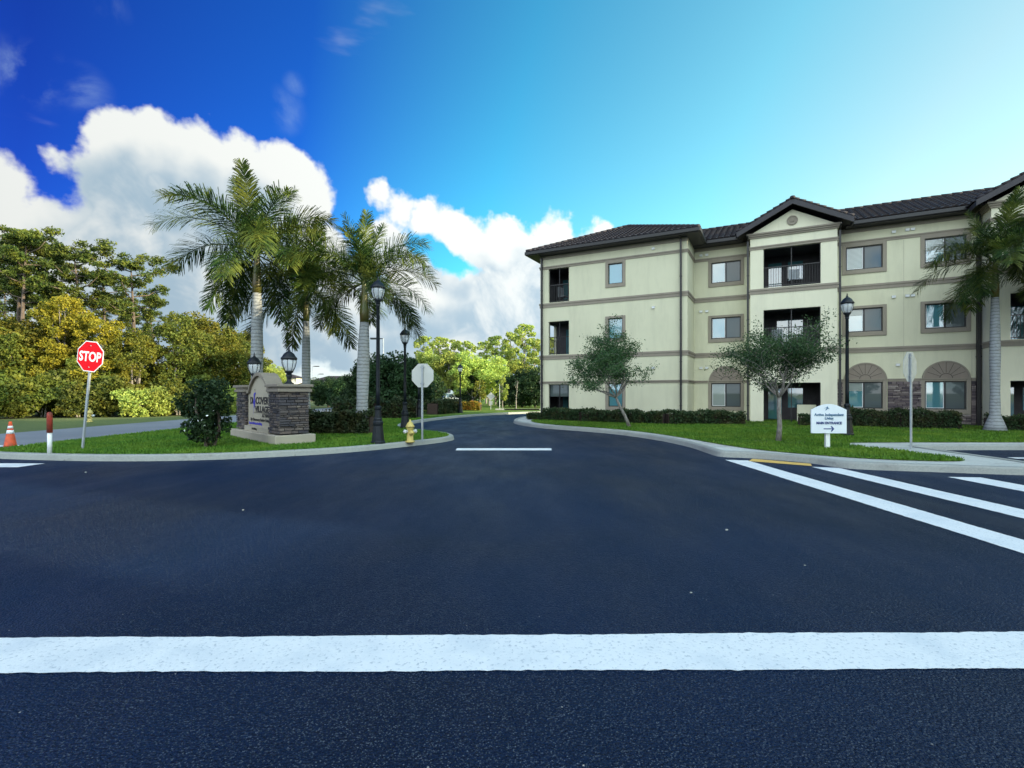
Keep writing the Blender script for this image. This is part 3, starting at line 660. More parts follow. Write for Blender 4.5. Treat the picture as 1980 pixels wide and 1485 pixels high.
# hedges
def hedge(name, path, w, h, n, leaf, m, label, seed=0, z=LZ, group=None):
    rg = np.random.default_rng(seed); P = [np.array(p, float) for p in path]; seg = [np.linalg.norm(P[i+1]-P[i]) for i in range(len(P)-1)]; tot = sum(seg)
    u = rg.random(n)*tot; pos = np.zeros((n,2)); nor = np.zeros((n,2)); acc = 0
    for i, L in enumerate(seg):
        k = (u >= acc) & (u <= acc+L); f = ((u[k]-acc)/L)[:,None]; pos[k] = P[i]*(1-f)+P[i+1]*f; d = (P[i+1]-P[i])/L; nor[k] = (-d[1], d[0]); acc += L
    side = rg.random(n); yv = np.where(side < .4, -1, np.where(side < .6, 1, 2*rg.random(n)-1)); zv = np.where(side < .6, rg.random(n), 1)
    wob = 1 + .10*np.sin(u*3.1+seed)+.07*np.sin(u*7.7)+.08*rg.standard_normal(n)
    C = np.zeros((n,3)); C[:,:2] = pos + nor*(yv*w*.5*wob)[:,None]; C[:,2] = z + .05 + zv*(h-.05)*wob
    V, Fq = leafcloud(C, leaf, rg, 0, 1.5, .3)
    o = thing(name, (0,0,0), 0, label, 'hedge', group)
    c = bpy.data.objects.new('foliage', meshnp('foliage', V, Fq, m)); COL.objects.link(c); c.parent = o
    mb = MB()                                             # woody core
    for i in range(len(P)-1):
        d = (P[i+1]-P[i]); L = np.linalg.norm(d); ang = math.atan2(d[1], d[0]); T = Matrix.Translation((P[i][0], P[i][1], z)) @ Matrix.Rotation(ang, 4, 'Z')
        mb.box(-.02*0, L, -w*.36, w*.36, 0.0, h*.86, T)
    make('branches', mb, M['mulch'], o); return o
hedge('hedge', [(-7.6,17.6),(-6.0,17.5),(-4.9,17.5)], 1.0, .68, 8000, .10, M['hedge'], 'dark clipped hedge between the monument sign and the right palm of the group', 1)
hedge('hedge', [(-10.0,28.4),(-7.5,28.0),(-5.4,28.2)], 1.2, 1.0, 6000, .13, M['hedge'], 'dark clipped hedge behind the lamp posts', 2)
hedge('hedge', [(-5.3,33.0),(-4.3,36.5)], 1.0, .85, 3500, .13, M['hedge'], 'short dark hedge left of the sunlit one', 3)
hedge('hedge', [(-6.6,41.5),(-5.4,41.2),(-4.4,41.2)], .8, .62, 2600, .13, M['hedge_lit'], 'sunlit yellow hedge in front of the parked silver car', 4)
hedge('hedge', [(-4.2,41.2),(-2.6,41.0)], .8, .60, 2600, .13, M['hedge_lit'], 'sunlit yellow hedge right of the slim lamp post', 5)
# ------------------------------------------------------------------ apartment building (local x along the facade, y away from the road)
A0 = (1.64, 28.7); BROT = -R(27.7); UC, US = math.cos(R(27.7)), math.sin(R(27.7))
bld = thing('apartment_building', (A0[0], A0[1], 0), BROT, 'cream three storey apartment building with dark tiled roof and screened balconies', 'building')
def wall(mb, org, ud, u0, u1, z0, z1, holes=(), reveal=.14):
    """vertical wall through org along ud with rectangular holes (u0,u1,z0,z1); outside is to the right of ud"""
    org = Vector((*org, 0)); ud = Vector((*ud, 0)); nd = Vector((-ud.y, ud.x, 0)) * reveal
    us = sorted({u0, u1, *[h[0] for h in holes], *[h[1] for h in holes]}); zs = sorted({z0, z1, *[h[2] for h in holes], *[h[3] for h in holes]})
    P = lambda u, z, d=0: org + ud*u + Vector((0,0,z)) + nd*d
    for i in range(len(us)-1):
        for j in range(len(zs)-1):
            a, b_, c_, d_ = us[i], us[i+1], zs[j], zs[j+1]
            if any(h[0] <= a and b_ <= h[1] and h[2] <= c_ and d_ <= h[3] for h in holes): continue
            mb.quad(P(a,c_), P(b_,c_), P(b_,d_), P(a,d_))
    for a, b_, c_, d_ in holes:
        mb.quad(P(a,c_), P(a,d_), P(a,d_,1), P(a,c_,1)); mb.quad(P(b_,c_), P(b_,c_,1), P(b_,d_,1), P(b_,d_))
        mb.quad(P(a,d_), P(b_,d_), P(b_,d_,1), P(a,d_,1)); mb.quad(P(a,c_), P(a,c_,1), P(b_,c_,1), P(b_,c_))
FL = [(.82, 2.08), (4.45, 5.57), (7.42, 8.52)]
REC = 2.4; POR = 1.25
WN = [0]
def window(cx, w, z0, z1, y, double=True, sur=.16, bot=.20, top=.12):
    fr = MB(); x0, x1 = cx - w/2, cx + w/2; t_ = .05
    for b_ in ((x0, x0+t_, z0, z1), (x1-t_, x1, z0, z1), (x0+t_, x1-t_, z0, z0+t_), (x0+t_, x1-t_, z1-t_, z1)): fr.box(b_[0], b_[1], y+.05, y+.11, b_[2], b_[3])
    if double: fr.box(cx-.035, cx+.035, y+.052, y+.108, z0+t_, z1-t_)
    o = make('window', fr, M['dark_metal'], bld)
    s = MB(); s.box(x0-sur, x0, y-.045, y+.02, z0-bot, z1+top); s.box(x1, x1+sur, y-.045, y+.02, z0-bot, z1+top)
    s.box(x0, x1, y-.047, y+.02, z0-bot, z0); s.box(x0, x1, y-.043, y+.02, z1, z1+top)
    make('surround', s, M['trim'], o, bevel=.008)
    if double:
        WN[0] += 1; bl_ = z1 - (z1-z0)*(0, .98, .35, 0, .98, .5, 0, .3)[WN[0] % 8]
        a = MB(); a.box(x0+t_, cx-.035, y+.075, y+.085, z0+t_, min(bl_, z1-t_)); 
        if bl_ > z0+.15: make('pane', a, M['glass'], o)
        if bl_ < z1-t_:
            a = MB(); a.box(x0+t_, cx-.035, y+.0751, y+.0851, max(bl_, z0+t_), z1-t_); make('blind', a, M['blinds'], o)
        a = MB(); a.box(x0+t_, x0+t_+.025, y+.06, y+.09, z0+t_, z1-t_); a.box(cx-.06, cx-.035, y+.06, y+.09, z0+t_, z1-t_); a.box(x0+t_+.025, cx-.06, y+.06, y+.09, z0+t_, z0+t_+.025); make('sash', a, M['white_frame'], o)
        a = MB(); a.box(cx+.035, x1-t_, y+.075, y+.085, z0+t_, z1-t_); make('insect_screen', a, M['screen_glass'], o)
    else:
        a = MB(); a.box(x0+t_, x1-t_, y+.075, y+.085, z0+t_, z1-t_); make('pane', a, M['glass'], o)
    return o
def hole(cx, w, fl): return (cx - w/2, cx + w/2, FL[fl][0], FL[fl][1])
W1 = 1.44
BALC = [(.12, 2.05), (3.74, 5.63), (6.72, 8.64)]
BX = (.52, 1.76); PX_ = (.59, 2.99)
mb = MB()
wall(mb, (0,0), (1,0), 0, 8.1, -.05, 9.4, [(BX[0], BX[1], z0, z1) for z0, z1 in BALC] + [(4.02, 4.81, a, b_) for a, b_ in FL], .16)
wall(mb, (8.1,0), (0,1), 0, REC, -.05, 9.4)
wall(mb, (0,6.4), (0,-1), 0, 6.4, -.05, 9.4, [(4.4, 6.05, BALC[1][0], BALC[1][1])], .16)
wall(mb, (32,6.4), (-1,0), 0, 32, -.05, 9.4)
wall(mb, (32,REC), (0,1), 0, 6.4-REC, -.05, 9.4)
make('bay_wall', mb, M['stucco'], bld)
mb = MB(); wall(mb, (8.1,REC), (1,0), 0, 2.8, -.05, 9.4, [hole(9.69-8.1, W1, k) for k in range(3)])
make('recessed_wall', mb, M['stucco'], bld); mb = MB()
wall(mb, (14.55,REC), (1,0), 0, 5.35, -.05, 9.4, [(cx-14.55-W1/2, cx-14.55+W1/2, *FL[k]) for k in range(3) for cx in (15.72, 18.70)])
make('recessed_wall', mb, M['stucco'], bld); mb = MB()
wall(mb, (23.55,REC), (1,0), 0, 8.45, -.05, 9.4, [(cx-23.55-W1/2, cx-23.55+W1/2, *FL[k]) for k in range(3) for cx in (24.9, 27.9)])
make('recessed_wall', mb, M['stucco'], bld)
def rake_z(x, xc, half, zt): return zt - abs(x - xc) * .52
for xa in (10.9, 19.9):
    mb = MB(); wall(mb, (xa,POR), (1,0), 0, 3.65, -.05, 9.42, [(PX_[0], PX_[1], z0, z1+.0) for z0, z1 in BALC], .20)
    wall(mb, (xa,REC), (0,-1), 0, REC-POR, -.05, 9.42); wall(mb, (xa+3.65,POR), (0,1), 0, REC-POR, -.05, 9.42)
    xc = xa + 1.825
    mb.add([(xa, POR, 9.42), (xa+3.65, POR, 9.42), (xc, POR, 9.42+.52*1.825+.02)], ((0,1,2),))
    make('portico_wall', mb, M['stucco_pale'], bld)
    # medallion
    m_ = MB(); T = Matrix.Translation((xc, POR-.0, 9.86)) @ Matrix.Rotation(R(90), 4, 'X')
    m_.lathe([(.23,0),(.23,.05),(.19,.055),(.18,.03),(.10,.03),(.09,.045),(.02,.05)], 24, M=T); make('medallion', m_, M['trim'], bld)
    # cornice under the pediment
    c_ = MB()
    for k, (a, b_, p) in enumerate(((9.20,9.28,.06),(9.28,9.36,.11),(9.36,9.43,.16))):
        c_.box(xa-p, xa+3.65+p, POR-p, POR, a, b_); c_.box(xa-p, xa, POR, REC, a, b_); c_.box(xa+3.65, xa+3.65+p, POR, REC, a, b_)
    make('cornice', c_, M['trim'], bld)
# string courses
def band(x0, x1, y, z0, z1, left=None, right=None, p=.06):
    b_ = MB(); zm = z0 + (z1-z0)*.62
    for a, c_, q in ((z0, zm, p*.55), (zm, z1, p)):
        b_.box(x0, x1, y-q, y, a, c_)
        if right: b_.box(x1, x1+q, y-q, y+right, a, c_)
        if left: b_.box(x0-q, x0, y-q, y+left, a, c_)
    make('string_course', b_, M['trim'], bld)
for z0, z1 in ((2.08,2.22),(3.46,3.71),(6.44,6.69),(8.64,8.80)):
    band(0, 8.1, 0, z0, z1, left=6.4, right=REC-.08)
    if z0 > 3: band(8.1, 10.84, REC, z0, z1)
    else: band(8.1, 8.80, REC, z0, z1); band(10.58, 10.84, REC, z0, z1)
    if z0 > 3:
        band(14.61, 19.84, REC, z0, z1)
    else: band(14.61, 14.90, REC, z0, z1); band(16.62, 17.86, REC, z0, z1); band(19.58, 19.84, REC, z0, z1)
    band(23.61, 32, REC, z0, z1)
    for xa in (10.9, 19.9):
        if z0 > 3: band(xa, xa+3.65, POR, z0, z1, left=REC-POR-.08, right=REC-POR-.08)
# narrow bay windows and wide ones
for k in range(3):
    window(4.415, .79, FL[k][0], FL[k][1], 0, False, .15, .18, .12)
    for cx in (9.69, 15.72, 18.70, 24.9, 27.9): window(cx, W1, FL[k][0], FL[k][1], REC, True, .15, .20, .09 if k == 0 else .12)
# fan panels over the ground floor windows
for cx in (9.69, 15.76, 18.72):
    z0 = 2.171; hw, rise = .84, .82; n = 28
    arc = [(cx + hw*math.cos(math.pi*i/n), z0 + rise*math.sin(math.pi*i/n)) for i in range(n+1)]
    p_ = MB(); vs = [(x, REC-.05, z) for x, z in arc] + [(x, REC-.001, z) for x, z in arc]; m_ = n+1
    p_.add(vs, [tuple(range(m_))[::-1]] + [(i, i+1, m_+i+1, m_+i) for i in range(n)]); fan = make('fan_panel', p_, M['fan'], bld)
    r_ = MB(); 
    for i in range(n):
        a, b_ = arc[i], arc[i+1]; k1 = lambda q: (cx+(q[0]-cx)*.93, z0+(q[1]-z0)*.93)
        c1, d1_ = k1(b_), k1(a); y_ = REC-.075
        r_.add([(a[0],y_,a[1]),(b_[0],y_,b_[1]),(c1[0],y_,c1[1]),(d1_[0],y_,d1_[1])], ((3,2,1,0),)); r_.add([(a[0],y_,a[1]),(b_[0],y_,b_[1]),(b_[0],REC,b_[1]),(a[0],REC,a[1])], ((0,1,2,3),)); r_.add([(d1_[0],y_,d1_[1]),(c1[0],y_,c1[1]),(c1[0],REC-.05,c1[1]),(d1_[0],REC-.05,d1_[1])], ((3,2,1,0),))
    r_.box(cx-hw, cx+hw, REC-.08, REC-.001, z0-.0, z0+.05); make('arch_moulding', r_, M['trim'], fan)
    s_ = MB()
    for k in range(1, 8):
        if k == 0: continue
        a = math.pi*k/8; T = Matrix.Translation((cx, REC-.053, z0+.05)) @ Matrix.Rotation(-a, 4, 'Y'); s_.box(.24, .70, -.004, .002, -.007, .007, T)
    h_ = [(cx+.22*math.cos(math.pi*i/12), z0+.05+.20*math.sin(math.pi*i/12)) for i in range(13)]
    s_.tube([(x, REC-.055, z) for x, z in h_], .010, 6); make('fan_spoke', s_, M['dark_metal'], fan)
# balcony rooms, railings, doors
def balcony(x0, x1, y, z0, z1, depth, ground=False, left_open=False, door=0):
    r_ = MB(); fz = z0 + .02; yb = y + depth; yf = y + .16
    r_.quad((x0-.3, yb, fz), (x1+.35, yb, fz), (x1+.35, yb, z1+.1), (x0-.3, yb, z1+.1))
    r_.quad((x1+.35, yb, fz), (x1+.35, yf, fz), (x1+.35, yf, z1+.1), (x1+.35, yb, z1+.1))
    if not left_open: r_.quad((x0-.3, yf, fz), (x0-.3, yb, fz), (x0-.3, yb, z1+.1), (x0-.3, yf, z1+.1))
    r_.quad((x0-.3-.2*left_open, yf, z1+.1), (x0-.3-.2*left_open, yb, z1+.1), (x1+.35, yb, z1+.1), (x1+.35, yf, z1+.1)); r_.quad((x0-.3-.2*left_open, yf, fz), (x1+.35, yf, fz), (x1+.35, yb, fz), (x0-.3-.2*left_open, yb, fz))
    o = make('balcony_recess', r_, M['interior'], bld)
    w = x1 - x0
    d_ = MB(); dx0 = x0 + w*(.08 if door == 0 else .25); d_.box(dx0, dx0+w*.26, yb-.05, yb-.01, fz+.05, z1-.25); make('door_glass', d_, M['glass'], o)
    d_ = MB(); d_.box(x0+w*.46, x0+w*.74, yb-.05, yb-.01, fz+.65, z1-.25); make('inner_window', d_, M['glass'], o)
    if not ground:
        rr = MB(); yr = y + .10; zt = z0 + 1.02
        rr.box(x0, x1, yr-.022, yr+.022, zt-.04, zt); rr.box(x0, x1, yr-.015, yr+.015, z0+.06, z0+.09)
        k = int(w/.105)
        for i in range(1, k): rr.box(x0+w*i/k-.009, x0+w*i/k+.009, yr-.009, yr+.009, z0+.09, zt-.04)
        if left_open:
            for i in range(1, 14): rr.box(.09, .108, .35+i*.12-.009, .35+i*.12+.009, z0+.09, zt-.04)
            rr.box(.08, .12, .36, 1.98, zt-.04, zt); rr.box(.085, .115, .36, 1.98, z0+.06, z0+.09)
        make('railing', rr, M['dark_metal'], bld)
    sc_ = MB(); yr = y + .13; sc_.box(x0, x0+.03, yr, yr+.03, z0, z1); sc_.box(x1-.03, x1, yr, yr+.03, z0, z1); sc_.box(x0+.03, x1-.03, yr, yr+.03, z1-.03, z1)
    sc_.box(x0+w*.5-.018, x0+w*.5+.018, yr, yr+.03, z0, z1-.03)
    make('screen_frame', sc_, M['dark_metal'], bld)
for k, (z0, z1) in enumerate(BALC):
    balcony(BX[0], BX[1], 0, z0, z1, 2.0, k == 0, k == 1, k % 2)
    for xa in (10.9, 19.9): balcony(xa+PX_[0], xa+PX_[1], POR, z0, z1, 2.3, k == 0, False, k % 2)
# roller blind in the ground floor bay opening, patio screens
a = MB(); a.box(BX[0], BX[1], .17, .19, 1.35, 2.05); make('roller_blind', a, M['screen_glass'], bld)
a = MB(); a.box(12.95, 13.75, 1.9, 2.0, .12, .98); make('patio_wall', a, M['stucco'], bld)
# balcony furniture: high backed chairs seen through the railings are part of the homes
# downpipes and vents
def pipe(x, y, z0=.1, z1=9.3, r=.045):
    p_ = MB(); p_.box(x-r, x+r, y-r, y+r, z0, z1)
    for z in (.9, 3.1, 5.2, 7.4): p_.box(x-r-.01, x+r+.01, y-r-.01, y+r+.012, z, z+.05)
    p_.tube([(x, y, z1-.02), (x, y-.12, z1+.06), (x, y-.36, z1+.16)], r*.9, 6); make('downpipe', p_, M['dark_metal'], bld)
pipe(.14, -.12); pipe(7.80, -.12); pipe(10.79, POR+.1, z1=9.15); pipe(14.66, POR+.1, z1=9.15); pipe(19.79, REC-.14, r=.07); pipe(23.7, POR+.1)
for x, y, z in ((6.42,0,2.86),(6.42,0,5.98),(6.42,0,9.02),(8.45,REC,2.9),(8.75,REC,2.9),(8.45,REC,5.95),(8.75,REC,5.95),(8.45,REC,8.98),(8.75,REC,8.98),(16.85,REC,9.0),(17.35,REC,9.02),(17.55,REC,9.02),(16.85,REC,6.0),(17.35,REC,6.0),(17.55,REC,6.0),(17.0,REC,2.85)):
    v_ = MB(); v_.box(x-.075, x+.075, y-.07, y, z-.05, z+.05); v_.box(x-.085, x+.085, y-.085, y, z+.05, z+.062); make('wall_vent', v_, M['white_frame'], bld, bevel=.01)
# control joints in the render
a = MB(); a.box(17.22, 17.228, REC-.004, REC, 2.3, 8.6); a.box(19.6, 19.608, REC-.004, REC, 2.3, 3.4); make('wall_joint', a, M['trim'], bld)
# ledge stone veneer
def stones(mb, x0, x1, z0, z1, y, rg, T=None, hmin=.05, hmax=.10, lmin=.14, lmax=.42, prj=.055):
    z = z0
    while z < z1 - .02:
        h = min(hmin + (hmax-hmin)*rg.random(), z1 - z)
        if z1 - z - h < .03: h = z1 - z
        x = x0 - .0
        while x < x1 - .01:
            L = min(lmin + (lmax-lmin)*rg.random(), x1 - x)
            if x1 - x - L < .07: L = x1 - x
            p = .02 + prj*rg.random(); g = .005
            a, b_, c_, d_ = x+g, x+L-g, z+g, z+h-g; k = lambda: .012*(rg.random()-.5)
            vs = [(a,y,c_),(b_,y,c_),(b_,y,d_),(a,y,d_),(a+.006,y-p+k(),c_+.006+k()*.4),(b_-.006,y-p+k(),c_+.006+k()*.4),(b_-.006,y-p+k(),d_-.006+k()*.4),(a+.006,y-p+k(),d_-.006+k()*.4)]
            if T: vs = [T @ Vector(v) for v in vs]
            mb.add(vs, ((4,5,6,7),(0,1,5,4),(1,2,6,5),(2,3,7,6),(3,0,4,7)))
            x += L
        z += h
rgs = np.random.default_rng(77); sv = MB(); bk = MB()
for x0, x1, z0, z1 in ((14.62,14.90,.1,2.08),(16.62,17.86,.1,2.08),(19.58,19.86,.1,2.08),(14.90,16.62,.1,.61),(17.86,19.58,.1,.61)):
    stones(sv, x0, x1, z0, z1, REC, rgs); bk.quad((x0,REC-.004,z0),(x1,REC-.004,z0),(x1,REC-.004,z1),(x0,REC-.004,z1))
make('mortar_bed', bk, M['mortar'], bld); make('stone_veneer', sv, M['veneer'], bld)
# ---- tiled roofs
SL = .4516; SF = math.sqrt(1+SL*SL)
def tiles(mb, P0, a, up, La, bmax, pitch=.30, course=.40, n=5):
    """rows of barrel tiles on a slope: a along the eave, up = unit vector up the slope"""
    P0, a, up = Vector(P0), Vector(a).normalized(), Vector(up).normalized(); nr = a.cross(up).normalized()
    if nr.z < 0: nr = -nr
    k = int(La/pitch); pt = La/k
    for i in range(k):
        ac = (i+.5)*pt; B = bmax(ac)
        if B < .1: continue
        bs = 0
        while bs < B - .02:
            be = min(bs + course, B); vs = []
            for b_, lift in ((bs - (.05 if bs == 0 else 0), .045), (be, .0)):
                for q in range(n+1):
                    t = math.pi*q/n; vs.append(P0 + a*(ac - math.cos(t)*pt*.5) + up*b_ + nr*(lift + math.sin(t)*.075))
            m_ = n+1; mb.add(vs, [(q, q+1, m_+q+1, m_+q) for q in range(n)] + [tuple(range(m_))[::-1]])
            bs = be
def slab(mb, pts, th=.06):
    nrm_ = (Vector(pts[1])-Vector(pts[0])).cross(Vector(pts[2])-Vector(pts[0])).normalized()
    if nrm_.z < 0: pts = pts[::-1]; nrm_ = -nrm_
    n = len(pts); lo = [Vector(p) - nrm_*th for p in pts]
    mb.add([Vector(p) for p in pts] + lo, [tuple(range(n)), tuple(range(n, 2*n))[::-1]] + [(i, n+i, n+(i+1)%n, (i+1)%n) for i in range(n)])
EZ = 9.60
ro = MB(); ba = MB()
ax = 4.05; az = EZ + SL*4.65
slab(ba, [(-.6,-.6,EZ),(8.7,-.6,EZ),(ax,ax,az)]); slab(ba, [(-.6,-.6,EZ),(ax,ax,az),(ax,7,az),(-.6,7,EZ)]); slab(ba, [(8.7,-.6,EZ),(8.7,7,EZ),(ax,7,az),(ax,ax,az)])
tiles(ro, (-.6,-.6,EZ), (1,0,0), (0,1,SL), 9.3, lambda q: min(q, 9.3-q)*SF)
tiles(ro, (-.6,-.6,EZ), (0,1,0), (1,0,SL), 7.6, lambda q: min(q, 4.65)*SF)
tiles(ro, (8.7,-.6,EZ), (0,1,0), (-1,0,SL), 5.5, lambda q: min(q, 4.65)*SF)
bay_roof = make('bay_roof', ba, M['fascia'], bld)
hp = MB()
for P, Q in (((-.6,-.6,EZ+.04),(ax,ax,az+.06)), ((8.7,-.6,EZ+.04),(ax,ax,az+.06)), ((ax,ax,az+.06),(ax,7,az+.06))):
    P, Q = Vector(P), Vector(Q); L = (Q-P).length; k = int(L/.38)
    for i in range(k): hp.tube([P.lerp(Q, i/k), P.lerp(Q, (i+1.08)/k)], [.125, .10], 8)
make('hip_cap', hp, M['roof_tile'], bay_roof); make('roof_tiles', ro, M['roof_tile'], bay_roof)
mr = MB(); mt_ = MB(); RY = 5.2; RZ = EZ + SL*3.4
slab(mr, [(5,1.8,EZ-.003),(32.6,1.8,EZ-.003),(32.6,RY,RZ),(5,RY,RZ)]); slab(mr, [(5,RY,RZ),(32.6,RY,RZ),(32.6,7.0,EZ),(5,7.0,EZ)])
tiles(mt_, (8.72,1.8,EZ), (1,0,0), (0,1,SL), 23.9, lambda q: 3.4*SF)
tiles(mt_, (5.0,1.8,EZ), (1,0,0), (0,1,SL), 3.72, lambda q: 3.4*SF)
main_roof = make('main_roof', mr, M['fascia'], bld)
for i in range(70): mt_.tube([(5+i*.395,RY,RZ+.05),(5+(i+1.1)*.395,RY,RZ+.05)], [.125,.10], 8)
make('roof_tiles', mt_, M['roof_tile'], main_roof)
for xa in (10.9, 19.9):
    xc = xa + 1.825; hf = 2.42; zt = 10.72; zl = zt - .52*hf; g_ = MB(); y0, y1 = POR-.42, 5.2
    sl_ = math.sqrt(1+.52**2)
    slab(g_, [(xc-hf,y0,zl),(xc,y0,zt),(xc,y1,zt),(xc-hf,y1,zl)], .07); slab(g_, [(xc,y0,zt),(xc+hf,y0,zl),(xc+hf,y1,zl),(xc,y1,zt)], .07)
    gr = make('gable_roof', g_, M['fascia'], bld)
    t_ = MB(); tiles(t_, (xc-hf,y0+.1,zl), (0,1,0), (1,0,.52), 4.2, lambda q: hf*sl_); tiles(t_, (xc+hf,y0+.1,zl), (0,1,0), (-1,0,.52), 4.2, lambda q: hf*sl_)
    for i in range(10): t_.tube([(xc,y0+i*.4,zt+.05),(xc,y0+(i+1.1)*.4,zt+.05)], [.11,.13], 8)
    make('roof_tiles', t_, M['roof_tile'], gr)
    f_ = MB()                                            # rake boards with tile edge, finial
    for sgn in (-1, 1):
        P = [(xc+sgn*hf, zl+.06), (xc, zt+.06), (xc, zt-.20), (xc+sgn*hf, zl-.20)]
        vs = [(x, y0-.05, z) for x, z in P] + [(x, y0+.02, z) for x, z in P]
        if sgn > 0: f_.add(vs, ((3,2,1,0),(4,5,6,7),(0,1,5,4),(2,3,7,6),(3,0,4,7)))
        else: f_.add(vs, ((0,1,2,3),(7,6,5,4),(4,5,1,0),(6,7,3,2),(7,4,0,3)))
        f_.box(min(xc+sgn*hf, xc+sgn*(hf-.05)), max(xc+sgn*hf, xc+sgn*(hf-.05)), y0+.02, REC-.62, zl-.20, zl-.02)
    make('rake_board', f_, M['fascia'], gr)
    e_ = MB()
    for sgn in (-1, 1):
        n_ = 9
        for i in range(n_):
            a, b_ = i/n_, (i+1.05)/n_; e_.tube([(xc+sgn*hf*(1-a), y0+.0, zl+(zt-zl)*a+.10), (xc+sgn*hf*(1-b_), y0+.0, zl+(zt-zl)*b_+.07)], [.075,.06], 7)
    e_.lathe([(.12,0),(.13,.08),(.10,.14),(.02,.17)], 10, (xc, y0, zt+.02)); make('rake_tile', e_, M['roof_tile'], gr)
# soffits, fascias and gutters
s_ = MB()
s_.box(-.6, 8.7, -.6, 0, 9.40, 9.43); s_.box(8.1, 8.7, 0, 1.8, 9.40, 9.43); s_.box(-.6, 0, 0, 6.9, 9.40, 9.43)
for a, b_ in ((8.1, 10.5), (14.95, 19.5), (23.95, 32.6)): s_.box(a, b_, 1.8, REC, 9.38, 9.41)
for xa in (10.9, 19.9): s_.box(xa-.55, xa+4.2, REC, REC+.1, 9.3, 9.36)
make('soffit', s_, M['fascia'], bld)
g_ = MB()
g_.box(-.68, 8.78, -.70, -.58, 9.43, 9.60); g_.box(8.68, 8.80, -.58, 1.72, 9.43, 9.60); g_.box(-.70, -.58, -.58, 7.0, 9.43, 9.60)
make('gutter', g_, M['dark_metal'], bld, bevel=.015)
for a, b_ in ((8.80, 10.35), (15.1, 19.35), (24.1, 32.6)): g_ = MB(); g_.box(a, b_, 1.70, 1.82, 9.41, 9.58); make('gutter', g_, M['dark_metal'], bld, bevel=.015)
# frieze under the soffit
f_ = MB()
f_.box(-.02, 8.12, -.03, 0, 9.2, 9.4); make('frieze', f_, M['trim'], bld)
for a, b_ in ((8.13, 10.9), (14.55, 19.9)): f_ = MB(); f_.box(a, b_, REC-.03, REC, 9.2, 9.38); make('frieze', f_, M['trim'], bld)
def BL(x, y, z=0):  # building-local to world
    return Vector((A0[0] + UC*x + US*y, A0[1] - US*x + UC*y, z))
# hedge and shrubs along the facade
P_ = lambda x, y: tuple(BL(x, y)[:2])
hedge('hedge', [P_(1.2,-1.5), P_(3.6,-2.4), P_(7.5,-2.6), P_(9.2,-1.6), P_(10.7,-1.2)], 1.0, .54, 15000, .085, M['hedge'], 'long low hedge along the left half of the apartment facade', 6)
hedge('hedge', [P_(14.6,-.4), P_(16.5,-.6), P_(18.4,-.6)], .9, .66, 8000, .075, M['hedge'], 'low hedge under the stone clad windows', 7)
hedge('hedge', [P_(12.9,-1.0), P_(14.3,-.9)], .7, .42, 3000, .075, M['hedge'], 'small low hedge behind the white entrance sign', 8)
hedge('hedge', [P_(19.2,-.6), P_(21.6,-.8)], .8, .55, 4500, .075, M['hedge'], 'low hedge right of the right hand palm', 9)
hedge('hedge', [P_(.1,-1.6), P_(1.0,-1.6)], .9, .34, 2000, .085, M['hedge'], 'tiny clipped hedge at the building corner downpipe', 10)

# ---- added unseen block off the right edge, stepped to shape the evening shade
shade_bld = thing('added_shade_building', tuple(BL(42, -20)), BROT, 'added unseen building out of view to the right, shaped to cast the evening shade', 'building')
def shade_box(y0, y1, ridge):
    e = ridge - 2.6; mb = MB(); T = None
    wall(mb, (0, y1), (0, -1), 0, y1-y0, 0, e, [(k*3+1.0, k*3+2.4, z, z+1.3) for k in range(int((y1-y0)/3)) for z in (.9, 4.2, 7.3) if z+1.4 < e], .15)
    wall(mb, (12, y0), (0, 1), 0, y1-y0, 0, e); wall(mb, (0, y0), (1, 0), 0, 12, 0, e); wall(mb, (12, y1), (-1, 0), 0, 12, 0, e)
    make('wall', mb, M['stucco'], shade_bld)
    g = MB(); g.box(.16, .2, y0+.3, y1-.3, .5, e-.3); make('window_glass', g, M['glass'], shade_bld)
    r = MB(); vs = [(-.5,y0-.01,e),(6,y0-.01,ridge),(12.5,y0-.01,e),(-.5,y1+.01,e),(6,y1+.01,ridge),(12.5,y1+.01,e)]
    r.add(vs, ((0,1,4,3),(1,2,5,4),(0,2,1),(3,4,5),(0,3,5,2))); make('roof', r, M['roof_tile'], shade_bld)
shade_box(7.6, 24, 15.3); shade_box(4.2, 7.58, 12.7); shade_box(.6, 4.18, 8.6); shade_box(-40, .58, 13.4)
